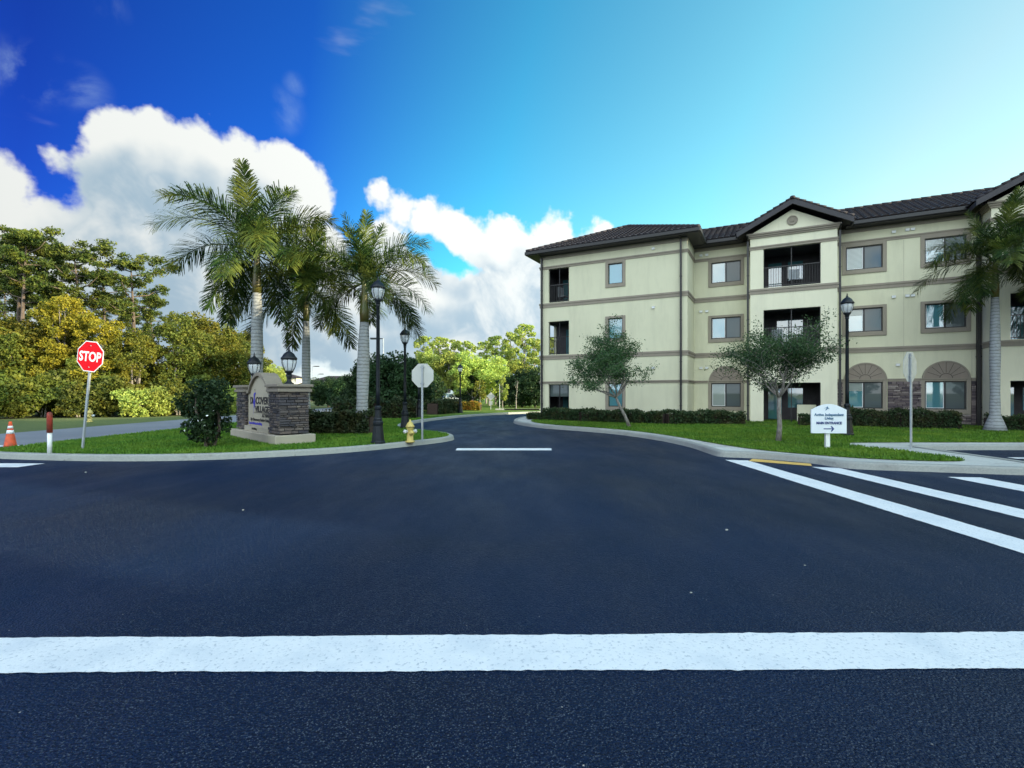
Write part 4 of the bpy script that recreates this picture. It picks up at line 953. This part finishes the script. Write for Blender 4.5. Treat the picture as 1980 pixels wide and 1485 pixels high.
# ------------------------------------------------------------------ palms
def frond_mesh(name, L, e0, droop, seed, ll=.62):
    rg = np.random.default_rng(seed); N = 26; P = [np.zeros(3)]; ang = []
    for i in range(N):
        s = (i+.5)/N; e = e0 - droop*s**1.35; ang.append(e); P.append(P[-1] + np.array([math.cos(e), .04*math.sin(seed+s*2), math.sin(e)])*L/N)
    P = np.array(P); mb = MB(); mb.tube([tuple(p) for p in P[::2]], [max(.006, .03*(1-i/14)) for i in range(len(P[::2]))], 5)
    nl = 118; Vs = []; Fs = []
    for j in range(nl):
        s = .14 + .86*(j+.5*rg.random())/nl; k = min(N-1, int(s*N)); f = s*N-k; p = P[k]*(1-f)+P[k+1]*f; t = P[k+1]-P[k]; t /= np.linalg.norm(t)
        up = np.array([-t[2], 0, t[0]]); l = ll*(.30+.85*math.sin(math.pi*min(1, .12+.80*s)))*(.85+.3*rg.random())
        for sd in (-1, 1):
            side = np.array([0, sd, 0.]); el = (rg.random()-.36)*1.9; fw = .45+.35*rg.random()+.5*s
            d = side*math.cos(el)+up*math.sin(el)+t*fw; d /= np.linalg.norm(d)
            w = .011+.005*rg.random(); wv_ = np.cross(d, up); wv_ /= np.linalg.norm(wv_)+1e-9
            q0 = p; q1 = p+d*l*.5+np.array([0,0,-.02*l]); q2 = p+d*l*.88+np.array([0,0,-.13*l]); q3 = q2 + np.array([d[0]*.06, d[1]*.06, -.10])*l
            b = len(Vs); Vs += [q0-wv_*w*.5, q0+wv_*w*.5, q1-wv_*w*1.2, q1+wv_*w*1.2, q2-wv_*w*.8, q2+wv_*w*.8, q3-wv_*w*.1, q3+wv_*w*.1]
            Fs += [(b,b+1,b+3,b+2),(b+2,b+3,b+5,b+4),(b+4,b+5,b+7,b+6)]
    n0 = len(mb.v); V = np.array(mb.v + [tuple(v) for v in Vs]); Fq = [f for f in mb.f if len(f) == 4] + [tuple(i+n0 for i in f) for f in Fs]
    return meshnp(name, V, np.array(Fq), M['palm'])
FR = [(frond_mesh('frond', 3.0, R(80), R(22), 1, .6), 3), (frond_mesh('frond', 3.3, R(64), R(84), 2, .72), 5), (frond_mesh('frond', 3.5, R(38), R(88), 3, .74), 5), (frond_mesh('frond', 3.4, R(12), R(78), 4, .72), 5), (frond_mesh('frond', 2.9, R(-20), R(56), 5, .66), 4)]
def palm(x, y, Hc, label, sd_, s=1.0, r=.20, group='royal palms around the monument sign', lean=0.0, shaft=1.35, flare=1.5):
    seed = sd_; rg = np.random.default_rng(int(sd_*10)); o = thing('royal_palm', (x, y, LZ), 0, label, 'palm tree', group)
    t = MB(); ht = Hc - shaft; prof = [(0, r*flare), (.25, r*flare*.8), (.6, r*1.15), (ht*.3, r*1.0), (ht*.55, r*1.12), (ht*.8, r*1.0), (ht, r*.78)]
    t.tube([(lean*z/ht, 0, z) for z, _ in prof for _ in (0,)], [q for _, q in prof], 20); make('trunk', t, M['palm_bark'], o)
    c = MB(); c.tube([(lean, 0, ht-.01), (lean, 0, ht+shaft*.25), (lean, 0, ht+shaft*.65), (lean, 0, Hc), (lean, 0, Hc+.25)], [r*.80, r*.86, r*.62, r*.42, r*.2], 14); make('crownshaft', c, M['crownshaft'], o)
    i = 0
    for me, n in FR:
        for k in range(n):
            f = bpy.data.objects.new('frond', me); COL.objects.link(f); f.parent = o
            f.location = (lean, 0, Hc-.05+.08*rg.random()); az_ = (i*2.39996 + .5*rg.random()+seed) % 6.2832
            if me is FR[-1][0] and abs(az_-4.712) < .9: az_ += math.copysign(1.0, az_-4.712)
            f.rotation_euler = (.12*rg.standard_normal(), .10*rg.standard_normal(), az_); q = s*(.88+.22*rg.random()); f.scale = (q, q, q); i += 1
    return o
palm(PX(497,17.4), 17.4, PZ(492,17.4)-LZ, 'tallest royal palm, its trunk rising behind the arch of the monument sign', 2.2, .97, .18, lean=.0)
palm(PX(592,20), 20, PZ(556,20)-LZ, 'slimmer royal palm right behind the stone pillar', 2.9, .98, .15)
palm(PX(699,17.3), 17.3, PZ(548,17.3)-LZ, 'royal palm with a bulging pale trunk and yellow green crownshaft, nearest the lamp post', 5, .84, .19, lean=.10)
palm(PX(1924,18.6), 18.6, PZ(505,18.6)-LZ, 'royal palm in front of the apartment building at the right edge', 4, .80, .145, 'royal palms by the apartment building', flare=2.5)
palm(PX(2140,17.0), 17.0, PZ(480,17)-LZ, 'royal palm outside the right edge, only its fronds showing', 9, 1.0, .19, 'royal palms by the apartment building', flare=2.1)
# ------------------------------------------------------------------ small live oaks with open crowns
def oak(x, y, seed, base_dir, fork, H, Rw, label, zlow, n_leaf=15000, leaf=.062):
    rg = np.random.default_rng(seed); o = thing('live_oak', (x, y, LZ), 0, label, 'tree', 'small live oaks on the lawn'); tb = MB(); tips = []
    def grow(p, d, L, r, depth):
        n = 4; pts = [p]; rr = [r]
        for i in range(n):
            d = (d + Vector(rg.standard_normal(3))*.16).normalized(); p = p + d*L/n
            if p.z < zlow and depth > 1: p = Vector((p.x, p.y, zlow+.1*rg.random()))
            pts.append(p); rr.append(max(.004, r*(1-.4*(i+1)/n)))
        tb.tube(pts, rr, 6 if depth < 2 else 4, False)
        if depth >= 2: tips.extend(pts[1:])
        if depth < 4:
            k = 3 if depth < 3 else 3
            for j in range(k):
                a = rg.random()*6.283; q = Vector((math.cos(a), math.sin(a), .10+.45*rg.random()))
                nd = (d*.55 + q*.85).normalized(); st = pts[2+j % 3]
                grow(st if depth else p, nd, L*(.68+.18*rg.random()), rr[-1]*.72, depth+1)
    top = Vector(base_dir)*fork
    tb.tube([(0,0,0), top*.35+Vector((.03,0,0)), top*.7, top], [.085,.065,.058,.052], 9)
    for j in range(6):
        a = j*1.047+.4+.5*rg.random(); grow(top, Vector((math.cos(a), math.sin(a), .40+.7*rg.random())).normalized(), Rw*.52, .034, 1)
    grow(top, Vector((.1,0,1)).normalized(), Rw*.55, .04, 1)
    make('trunk', tb, M['pale_bark'], o)
    T = np.array([tuple(t) for t in tips]); c0 = np.array(tuple(top))
    idx = rg.integers(0, len(T), n_leaf); C = T[idx] + rg.standard_normal((n_leaf,3))*np.array([.12,.12,.085])
    V, Fq = leafcloud(C, leaf, rg, 0, 1.9)
    c = bpy.data.objects.new('crown', meshnp('crown', V, Fq, M['oak'])); COL.objects.link(c); c.parent = o; return o
gx, gy = G(1217, 826, LZ); oak(gx, gy, 8, (-.42, 0, .92), 1.35, 4.0, 2.45, 'leaning small oak in front of the narrow windows at the left end of the facade', 1.0, 22000, .072)
gx, gy = G(1505, 855, LZ); oak(gx, gy, 21, (.02, 0, 1), 1.30, 3.0, 1.9, 'small spreading oak with a straight grey trunk on the lawn left of the white sign', 1.25, 20000, .058)
m_ = [(G(1505,855,LZ)[0]+.8*math.cos(a)*(1+.1*math.sin(3*a)), G(1505,855,LZ)[1]+.55*math.sin(a)) for a in np.linspace(0,6.283,18)[:-1]]; sheet('mulch_ring', m_, LZ+.022, M['mulch'])

# ------------------------------------------------------------------ lamps
def street_lamp(px, Y, H, label, scale=1.0, group='black acorn street lamps'):
    o = thing('street_lamp', (PX(px, Y), Y, LZ), .3, label, 'street lamp', group); o.scale = (scale,)*3
    a = MB(); a.lathe([(.21,0),(.21,.07),(.185,.10),(.175,.20),(.135,.52),(.15,.56),(.15,.62),(.12,.66),(.125,.70),(.10,.74),(.085,.95),(.10,1.0),(.10,1.04),(.065,1.08)], 8, smooth=False); make('pedestal', a, M['black_paint'], o, bevel=.006)
    h = H - .72; a = MB(); a.lathe([(.060,1.05),(.058,1.5),(.047,h-.1),(.06,h-.08),(.06,h-.04),(.045,h-.02)], 14); make('pole', a, M['black_paint'], o)
    lantern(o, h, 1.0); return o
def lantern(o, h, k=1.0, ribs=8, base=False):
    a = MB(); a.lathe([(.05*k,h-.03),(.07*k,h),(.065*k,h+.04*k),(.11*k,h+.08*k),(.105*k,h+.12*k)], 14); make('lamp_holder', a, M['black_paint'], o)
    a = MB(); a.lathe([(.095*k,h+.11*k),(.15*k,h+.22*k),(.178*k,h+.34*k),(.175*k,h+.42*k)], 18); make('lamp_glass', a, M['lantern_glass'], o)
    a = MB()
    for i in range(ribs):
        t = 6.283*i/ribs; P = [(r_*k*math.cos(t), r_*k*math.sin(t), h+z*k) for r_, z in ((.105,.10),(.157,.22),(.186,.34),(.184,.43))]; a.tube(P, .007*k, 4)
    make('lamp_rib', a, M['black_paint'], o)
    a = MB(); a.lathe([(.19*k,h+.41*k),(.205*k,h+.42*k),(.205*k,h+.46*k),(.17*k,h+.50*k),(.13*k,h+.57*k),(.07*k,h+.62*k),(.035*k,h+.64*k),(.04*k,h+.66*k),(.018*k,h+.69*k),(.022*k,h+.71*k),(.004*k,h+.78*k)], 18); make('lamp_cap', a, M['black_paint'], o)
street_lamp(731, 13.9, PZ(537,13.9)-LZ, 'tall black acorn street lamp between the palm and the hydrant')
street_lamp(783, 20.0, PZ(633,20)-LZ, 'black acorn street lamp behind the yellow hydrant')
street_lamp(810, 28.5, PZ(702,28.5)-LZ, 'black acorn street lamp hidden behind the blank octagonal sign')
street_lamp(890, 36, PZ(703,36)-LZ, 'farthest slim street lamp, by the sunlit hedge')
street_lamp(1638, 16.6, PZ(570,16.6)-LZ, 'black acorn street lamp in front of the apartment windows on the right')
o = thing('small_lamp', (PX(966,41.5), 41.5, LZ), 0, 'thin far post beside the slender yellow tree', 'post'); a = MB(); a.lathe([(.06,0),(.03,.3),(.022,2.2)], 8); make('pole', a, M['galv'], o)
# ------------------------------------------------------------------ monument sign
mo = thing('monument_sign', (-6.30, 13.50, LZ), 0, 'stucco entrance sign with an arched top between two stone pillars', 'sign')
wd, ed = Vector((-.70,.714,0)).normalized(), Vector((.714,.70,0)).normalized()
TM = Matrix(((-wd.x, -0, 0, 0), (0,0,0,0), (0,0,1,0), (0,0,0,1)))
# local frame: x = along the sign face towards its right end, y = back, z = up ; right end at x=0
rt = -wd; back = ed
T = Matrix(((rt.x, back.x, 0, 0), (rt.y, back.y, 0, 0), (0, 0, 1, 0), (0, 0, 0, 1)))
def mobox(mb, *a): mb.box(*a, M=T)
rgm = np.random.default_rng(5)
for x1, nm in ((-.06, 0), (-3.06, 1)):
    x0 = x1 - .80; st = MB(); mobox(st, x0+.02, x1-.02, .02, .78, .3, 1.5); pl = make('stone_pillar', st, M['mortar'], mo)
    s = MB(); stones(s, x0, x1, .30, 1.46, .02, rgm, T, .045, .095, .10, .32, .04)
    T2 = T @ Matrix.Translation((x1-.02, .0, 0)) @ Matrix.Rotation(R(90), 4, 'Z'); stones(s, 0.0, .80, .30, 1.46, 0, rgm, T2, .045, .095, .10, .32, .04)
    T3 = T @ Matrix.Translation((x0+.02, .8, 0)) @ Matrix.Rotation(R(-90), 4, 'Z'); stones(s, 0, .8, .30, 1.46, 0, rgm, T3, .045, .095, .10, .32, .04)
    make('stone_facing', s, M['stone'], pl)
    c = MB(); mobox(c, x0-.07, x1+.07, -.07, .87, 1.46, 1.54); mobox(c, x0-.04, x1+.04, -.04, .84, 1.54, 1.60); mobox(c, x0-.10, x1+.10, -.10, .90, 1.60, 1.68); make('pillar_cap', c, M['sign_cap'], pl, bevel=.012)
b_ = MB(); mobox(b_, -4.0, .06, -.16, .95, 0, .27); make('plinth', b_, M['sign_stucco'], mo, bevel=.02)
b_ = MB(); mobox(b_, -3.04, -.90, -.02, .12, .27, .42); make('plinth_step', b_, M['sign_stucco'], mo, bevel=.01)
# arched panel
n = 20; x0, x1, zb, zs, zt = -3.04, -.88, .27, 1.45, 1.98
arc = [(x0, zs), (x0+.22, zs)] + [(x0+.22+(x1-x0-.44)*i/n, zs+.05+(zt-zs-.05)*math.sin(math.pi*i/n)**.8) for i in range(n+1)] + [(x1-.22, zs), (x1, zs)]
poly = [(x0, zb), (x1, zb)] + arc[::-1]
pn = MB(); m_ = len(poly); vs = [T @ Vector((x, .10, z)) for x, z in poly] + [T @ Vector((x, .42, z)) for x, z in poly]
from mathutils.geometry import tessellate_polygon
tr = tessellate_polygon([[Vector((x, z, 0)) for x, z in poly]])
fs = []
for q in tr:
    q = list(q); A_, B_, C_ = [Vector((*poly[k],0)) for k in q]
    if (B_-A_).cross(C_-A_).z < 0: q = q[::-1]
    fs.append(tuple(q)); fs.append(tuple(k+m_ for k in q[::-1]))
fs += [(i, m_+i, m_+(i+1)%m_, (i+1)%m_) for i in range(m_)]
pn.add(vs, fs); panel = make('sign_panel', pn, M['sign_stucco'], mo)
cp = MB()
for i in range(len(arc)-1):
    a, b_ = Vector((arc[i][0], 0, arc[i][1])), Vector((arc[i+1][0], 0, arc[i+1][1]))
    vs = []
    for p in (a, b_): vs += [T @ Vector((p.x, y, p.z+z)) for y, z in ((.02,-.03),(.02,.07),(.50,.07),(.50,-.03))]
    cp.add(vs, ((0,4,5,1),(1,5,6,2),(2,6,7,3),(3,7,4,0),(0,1,2,3),(7,6,5,4)))
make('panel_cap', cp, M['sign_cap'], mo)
def text(body, size, m, parent, Mx, align='LEFT', bold=0.0, sx=1.0, name='lettering', ext=.004):
    cu = bpy.data.curves.new(name, 'FONT'); cu.body = body; cu.size = size; cu.align_x = align; cu.offset = bold; cu.extrude = ext; cu.resolution_u = 3
    ob = bpy.data.objects.new(name, cu); COL.objects.link(ob); bpy.context.view_layer.update()
    me = bpy.data.meshes.new_from_object(ob.evaluated_get(bpy.context.evaluated_depsgraph_get())); bpy.data.objects.remove(ob); 
    me.transform(Mx @ Matrix.Rotation(R(90), 4, 'X') @ Matrix.Diagonal((sx,1,1,1))); me.materials.clear(); me.materials.append(m)
    o = bpy.data.objects.new(name, me); COL.objects.link(o); o.parent = parent; return o
def MT(x, z, y=.094): return T @ Matrix.Translation((x, y, z))
text('DI', .30, M['black_letter'], panel, MT(-2.84,1.10), bold=.008, sx=.95); text('COVERY', .30, M['black_letter'], panel, MT(-2.32,1.10), bold=.008, sx=1.12)
text('VILLAGE', .25, M['black_letter'], panel, MT(-2.38,.86), bold=.008, sx=1.30)
text('AT NAPLES', .15, M['black_letter'], panel, MT(-1.75,.71), bold=.004, sx=1.15)
text('By Discovery Senior Living', .125, M['black_letter'], panel, MT(-2.80,.58), bold=.003, sx=1.25)
text('Supervised Independent Living', .10, M['violet'], panel, MT(-2.94,.47), bold=.004, sx=.95)
text('Assisted Living', .085, M['black_letter'], panel, MT(-2.3,.33,-.026), bold=.002, sx=.9)
l_ = MB(); mobox(l_, -2.5, -.95, .088, .102, .835, .845); make('sign_rule', l_, M['black_letter'], panel)
e_ = MB()   # swooping figure emblem in place of the S
pts = [(-2.17,.72),(-2.11,1.00),(-2.17,1.16),(-2.10,1.28),(-2.13,1.40),(-2.00,1.46),(-1.90,1.41),(-2.00,1.40),(-2.03,1.30),(-1.98,1.18),(-2.03,1.03),(-2.10,.96)]
e_.add([T @ Vector((x-.37, .088, z)) for x, z in pts], [tuple(range(len(pts)))[::-1]]); make('emblem', e_, M['violet'], panel)
e_ = MB(); q = [(-2.05,1.53),(-2.02,1.56),(-1.99,1.53),(-2.02,1.50)]; e_.add([T @ Vector((x-.37, .088, z)) for x, z in q], [(0,1,2,3)][::1]); make('emblem', e_, M['black_letter'], panel)
def post_lantern(lx, label):
    p = T @ Vector((lx, .40, 0)); o = thing('post_lantern', (mo.location.x+p.x, mo.location.y+p.y, LZ+1.68), .2, label, 'lantern', 'black lanterns on the monument pillars')
    a = MB(); a.lathe([(.13,0),(.13,.03),(.09,.05),(.055,.10),(.05,.16),(.085,.24),(.07,.27)], 12); make('lamp_base', a, M['black_paint'], o)
    lantern(o, .26, 1.06); return o
post_lantern(-.46, 'black lantern on the right stone pillar, clear against the sky'); post_lantern(-3.46, 'black lantern on the left stone pillar, in front of the trees')

# ------------------------------------------------------------------ traffic signs
def octagon(r): return [(r*math.cos(R(22.5+45*k)), r*math.sin(R(22.5+45*k))) for k in range(8)]
XZ = Matrix.Rotation(R(90), 4, 'X')
def octa_sign(name, px, py, z0, top_z, rz, lean, label, front_red, post_m, Y=None, size=.762):
    X, Yw = (PX(px, Y), Y) if Y else G(px, py, z0); o = thing(name, (X, Yw, z0), 0, label, 'stop sign' if front_red else 'road sign'); o.rotation_euler = (0, lean, rz)
    h = top_z - z0; zc = h - size/2; r = size/2/math.cos(R(22.5))
    a = MB(); a.box(-.025,.025,.0,.035,0,h-.04 if front_red else h-.02); make('post', a, post_m, o)
    a = MB(); a.prism(octagon(r), 0.0, .006, Matrix.Translation((0, -.004, zc)) @ XZ); plate = make('sign_plate', a, M['sign_white'] if front_red else M['alu'], o)
    if front_red:
        a = MB(); a.prism(octagon(r*.94), 0.0, .0025, Matrix.Translation((0, -.010, zc)) @ XZ); make('red_face', a, M['red'], plate)
        text('STOP', .335, M['sign_white'], plate, Matrix.Translation((0, -.014, zc-.118)), 'CENTER', .009, .80, ext=.001)
    else:
        a = MB(); a.prism(octagon(r*.97), 0, .002, Matrix.Translation((0, -.0105, zc)) @ XZ); make('sign_face', a, M['alu'] if not front_red else M['red'], plate)
    if not front_red or rz > 2:
        k_ = MB()
        for dz in (-.24, .24): k_.box(-.06, .06, .004, .030, zc+dz-.018, zc+dz+.018)
        make('bracket', k_, M['galv'], plate)
    a = MB(); 
    for dz in (-.18, .18): a.lathe([(.012,0),(.012,.012),(.004,.014)], 8, M=Matrix.Translation((0, -.012, zc+dz*1.5)) @ XZ)
    make('bolt', a, M['galv'], plate); return o
octa_sign('stop_sign', 158, 878, LZ, 2.86, R(-9), R(6.3), 'red stop sign leaning to the right on a thin steel post', True, M['galv'], Y=12.45)
o = octa_sign('back_of_stop_sign', 817, 860, LZ, 2.42, R(180-16), 0, 'pale back of an octagonal stop sign beside the yellow hydrant', True, M['galv'], Y=14.7, size=.70)
for c in list(o.children):
    if c.name.startswith('sign_plate'): c.data.materials.clear(); c.data.materials.append(M['alu'])
o = octa_sign('back_of_stop_sign', 1760, 873, LZ, 2.60, R(180+31), 0, 'grey edge turned back of a stop sign before the stone clad wall', True, M['galv'], Y=12.65)
for c in list(o.children):
    if c.name.startswith('sign_plate'): c.data.materials.clear(); c.data.materials.append(M['galv'])
o = thing('diamond_sign', (PX(949,43.5), 43.5, LZ), 0, 'back of a diamond shaped warning sign at the far bend', 'road sign')
a = MB(); a.box(-.03,.03,0,.04,0,1.5); make('post', a, M['galv'], o); a = MB(); a.prism([(.36,0),(0,.36),(-.36,0),(0,-.36)], 0, .01, Matrix.Translation((0,-.005,1.15)) @ XZ); make('sign_plate', a, M['galv'], o)
a = MB(); a.box(-.14,.14,-.02,-.01,.40,.72); make('lower_plate', a, M['galv'], o)
# white arched direction sign
gx, gy = G(1602, 868, LZ); ws = thing('direction_sign', (gx, gy, LZ), R(-4), 'white arched sign on a single post pointing to the main entrance', 'sign')
a = MB(); a.box(-.05,.05,.02,.10,0,.42); make('post', a, M['sign_white'], ws, bevel=.004)
w, zb, zs, zt = .435, .40, 1.00, 1.15; n = 16
pp = [(-w, zb), (w, zb)] + [(w-2*w*i/n, zs+(zt-zs)*math.sin(math.pi*i/n)) for i in range(n+1)]
def xz_prism(poly, y0, y1):
    a = MB(); m_ = len(poly); a.add([(x, y0, z) for x, z in poly] + [(x, y1, z) for x, z in poly], [tuple(range(m_)), tuple(range(m_, 2*m_))[::-1]] + [(i, m_+i, m_+(i+1)%m_, (i+1)%m_) for i in range(m_)]); return a
board = make('sign_board', xz_prism(pp, -.02, .02), M['sign_pale'], ws, bevel=.003)
YT = -.026
text('Active Independent', .098, M['teal'], board, Matrix.Translation((0, YT, .845)), 'CENTER', .002, .93); text('Living', .098, M['teal'], board, Matrix.Translation((0, YT, .755)), 'CENTER', .002, .95)
text('MAIN ENTRANCE', .088, M['navy'], board, Matrix.Translation((0, YT, .635)), 'CENTER', .003, .90)
ar = [(-.13,.503),(.08,.503),(.04,.455),(.065,.440),(.13,.515),(.065,.590),(.04,.575),(.08,.527),(-.13,.527)]
make('arrow', xz_prism(ar, -.024, -.0201), M['navy'], board)
em = [(-.10,1.035),(-.02,1.05),(-.06,.99),(-.045,.985),(0,1.035),(.05,1.02),(.01,1.055),(-.01,1.09),(-.03,1.065)]
make('emblem', xz_prism([(x-.03, z) for x, z in em], -.024, -.0201), M['teal'], board)
# ------------------------------------------------------------------ hydrants, cone, marker post
def hydrant(x, y, s, rz, label):
    o = thing('fire_hydrant', (x, y, LZ), rz, label, 'fire hydrant', 'yellow fire hydrants'); o.scale = (s,)*3
    a = MB(); a.lathe([(.15,0),(.15,.04),(.10,.05),(.095,.40),(.11,.42),(.11,.45),(.095,.46)], 16); make('barrel', a, M['hydrant'], o)
    a = MB(); a.lathe([(.135,.46),(.135,.49),(.11,.53),(.075,.60),(.04,.625),(.03,.64),(.03,.69),(.0,.695)], 16); make('bonnet', a, M['hydrant'], o)
    for sgn in (-1, 1):
        a = MB(); a.lathe([(.055,0),(.055,.07),(.065,.075),(.065,.11),(.02,.115),(.02,.14)], 10, M=Matrix.Translation((sgn*.08,0,.33)) @ Matrix.Rotation(R(90*sgn), 4, 'Y')); make('side_outlet', a, M['silver'], o)
    a = MB(); a.lathe([(.07,0),(.07,.05),(.082,.055),(.082,.09),(.02,.095),(.02,.12)], 12, M=Matrix.Translation((0,-.08,.29)) @ XZ); make('front_outlet', a, M['hydrant'], o)
    return o
hydrant(*G(793, 855, LZ), .95, .5, 'yellow hydrant on the grass beside the octagonal sign back'); hydrant(PX(174,24.5), 24.5, .95, .2, 'distant yellow hydrant across the street behind the leaning stop sign')
o = thing('traffic_cone', (*G(20, 866, .01), .01), .4, 'orange traffic cone with two white bands at the left edge', 'traffic cone')
a = MB(); a.box(-.19,.19,-.19,.19,0,.035); make('base', a, M['rubber'], o, bevel=.01)
a = MB(); a.lathe([(.15,.035),(.135,.08),(.03,.74),(.022,.74),(.02,.70)], 20); make('cone_body', a, M['orange'], o)
for z0, z1 in ((.40,.50),(.55,.62)):
    a = MB(); f_ = lambda z: .135-(z-.08)*.105/.66+.002; a.lathe([(f_(z0),z0),(f_(z1),z1)], 20); make('reflective_band', a, M['reflective'], o)
o = thing('marker_post', (*G(96, 878, LZ), LZ), 0, 'white marker post with a rusty red sleeve near the stop sign', 'post')
a = MB(); a.lathe([(.045,0),(.045,.52)], 14); make('lower_post', a, M['sign_white'], o); a = MB(); a.lathe([(.055,.50),(.055,.90),(.05,.96),(.02,.985)], 14); make('red_sleeve', a, M['post_red'], o)
# ------------------------------------------------------------------ far street poles, vehicles, far houses
for px, py, Y, d, lab in ((741, 654, 67, -1, 'tall grey car park light above the shade trees'), (605, 708, 137, 1, 'far left slim street light beside the pillar lantern'), (615, 723, 160, 1, 'shorter looking slim street light right of the other one')):
    o = thing('street_light', (PX(px, Y), Y, 0), 0, lab, 'street light', 'slim far street lights'); h = PZ(py, Y)
    a = MB(); a.lathe([(.16,0),(.14,1),(.09,h)], 8); make('pole', a, M['galv'], o); a = MB(); a.box(min(0,d*1.3), max(0,d*1.3), -.06,.06,h-.12,h); a.box(min(d*.5,d*1.7), max(d*.5,d*1.7), -.25,.25,h-.16,h+.06); make('lamp_head', a, M['black_paint'], o)
def car(x, y, rz, m, label):
    o = thing('parked_car', (x, y, LZ+.006), rz, label, 'car', 'cars in the far car park')
    prof = [(-2.2,.35),(-2.25,.62),(-2.05,.86),(-1.5,.95),(-.9,1.38),(.3,1.42),(1.1,1.0),(1.95,.88),(2.2,.66),(2.2,.35)]
    a = MB(); k = len(prof); wv_ = lambda z: .88 if z < 1.0 else .70
    vs = [(x_, -wv_(z), z) for x_, z in prof] + [(x_, wv_(z), z) for x_, z in prof]; a.add(vs, [tuple(range(k)), tuple(range(k,2*k))[::-1]] + [(i, k+i, k+(i+1)%k, (i+1)%k) for i in range(k)]); make('body', a, m, o, bevel=.05)
    a = MB()
    for sgn in (-1,1): a.add([(-1.30,sgn*.83,1.0),(.92,sgn*.83,1.02),(.25,sgn*.735,1.36),(-.85,sgn*.735,1.33)], ((0,1,2,3),))
    a.add([(1.16,-.74,1.0),(1.16,.74,1.0),(.42,.66,1.39),(.42,-.66,1.39)], ((0,1,2,3),)); a.add([(-1.5,-.74,.99),(-1.5,.74,.99),(-.97,.66,1.36),(-.97,-.66,1.36)], ((3,2,1,0),)); make('window', a, M['dark_glass'], o)
    for sx_ in (-1.4, 1.4):
        for sy_ in (-.80, .80):
            w_ = MB(); w_.lathe([(.2,-.10),(.31,-.10),(.33,-.06),(.33,.06),(.31,.10),(.2,.10)], 18, M=Matrix.Translation((sx_,sy_,.33)) @ XZ); w_ = make('wheel', w_, M['rubber'], o)
            h_ = MB(); h_.lathe([(.2,-.105),(.2,.105)], 12, M=Matrix.Translation((sx_,sy_,.33)) @ XZ); make('hubcap', h_, M['silver'], w_)
    return o
car(PX(857,47), 47, R(70), M['car_silver'], 'silver car parked behind the sunlit yellow hedge')
car(PX(722,49), 49, R(100), M['car_white'], 'white car half hidden by the hedge behind the near lamp post'); car(PX(655,72), 72, R(95), M['car_white'], 'far white car across the lot, right of the monument pillar'); car(PX(672,78), 78, R(20), M['car_silver'], 'far grey car under the distant trees')
def house(x, y, w, d, h, rz, label):
    o = thing('far_house', (x, y, 0), rz, label, 'building'); a = MB(); wall(a, (-w/2,0), (1,0), 0, w, 0, h, [(w*(k+.5)/5-.6, w*(k+.5)/5+.6, z, z+1.3) for k in range(5) for z in ((.9,) if h < 4 else (.9, 4.1))]); a.box(-w/2, w/2, .2, d, 0, h-.01); make('wall', a, M['far_wall'], o)
    r_ = MB(); r_.add([(-w/2-.5,-.5,h),(w/2+.5,-.5,h),(w/2+.5,d+.5,h),(-w/2-.5,d+.5,h),(-w/2+d/2,d/2,h+d*.22),(w/2-d/2,d/2,h+d*.22)], ((0,1,5,4),(1,2,5),(2,3,4,5),(3,0,4),(0,3,2,1))); make('roof', r_, M['roof_tile'], o); return o
house(PX(549,120), 120, 6, 5, 5.2, 0, 'pale far building seen between the arch and the pillar lantern')
house(PX(660,95), 95, 16, 8, 3.2, 0, 'low pale building under the far trees right of the monument pillar')
# kerb stops at the far bend
for k in range(5):
    nm = MB(); nm.box(-.75,.75,-.08,.08,0,.13); q = (PX(975+17*k, 41.5), 41.5)
    o = make('kerb_stop', nm, M['concrete'], loc=(q[0], q[1], LZ), rz=0, bevel=.02); tag(o, 'white concrete kerb stop in the far row before the dark thicket', 'kerb stop', 'concrete kerb stops at the far bend')
# small pebbles and leaves on the asphalt
for px, py, s, lab in ((1405,1026,.016,'small pale pebble on the asphalt right of centre'),(166,914,.018,'tiny pebble on the asphalt below the stop sign'),(1556,1094,.008,'tiny light stone chip near the first crosswalk bar'),(470,987,.012,'tiny stone chip in the sunlit patch'),(1336,1147,.009,'dark crumb of asphalt low on the right')):
    a = MB(); rgp = np.random.default_rng(int(px)); a.lathe([(.2*s,0),(s,.25*s),(.9*s,.8*s),(.3*s,1.1*s)], 6, smooth=False); a.v = [(v[0]*(1+.3*rgp.random()), v[1], v[2]) for v in a.v]
    tag(make('pebble', a, M['concrete'], loc=(*G(px, py), .001)), lab, 'pebble')

# chairs standing on the balconies
def chair(x, y, z, rz, label):
    p = BL(x, y, z); o = thing('balcony_chair', tuple(p), BROT + rz, label, 'chair', 'chairs on the balconies')
    a = MB(); a.box(-.25,.25,-.24,.24,.40,.44); make('seat', a, M['galv'], o); a = MB(); a.box(-.25,.25,.21,.25,.46,1.0); make('backrest', a, M['galv'], o)
    for sx_ in (-.23,.23):
        for sy_ in (-.22,.22): a = MB(); a.box(sx_-.015, sx_+.015, sy_-.015, sy_+.015, 0, .40); make('leg', a, M['dark_metal'], o)
chair(12.9, 2.2, BALC[2][0]+.025, .3, 'high backed chair on the top floor balcony under the gable'); chair(12.0, 2.0, BALC[1][0]+.025, -.4, 'high backed chair on the middle floor balcony under the gable'); chair(1.1, .9, BALC[2][0]+.025, 1.2, 'chair on the top corner balcony at the left end')
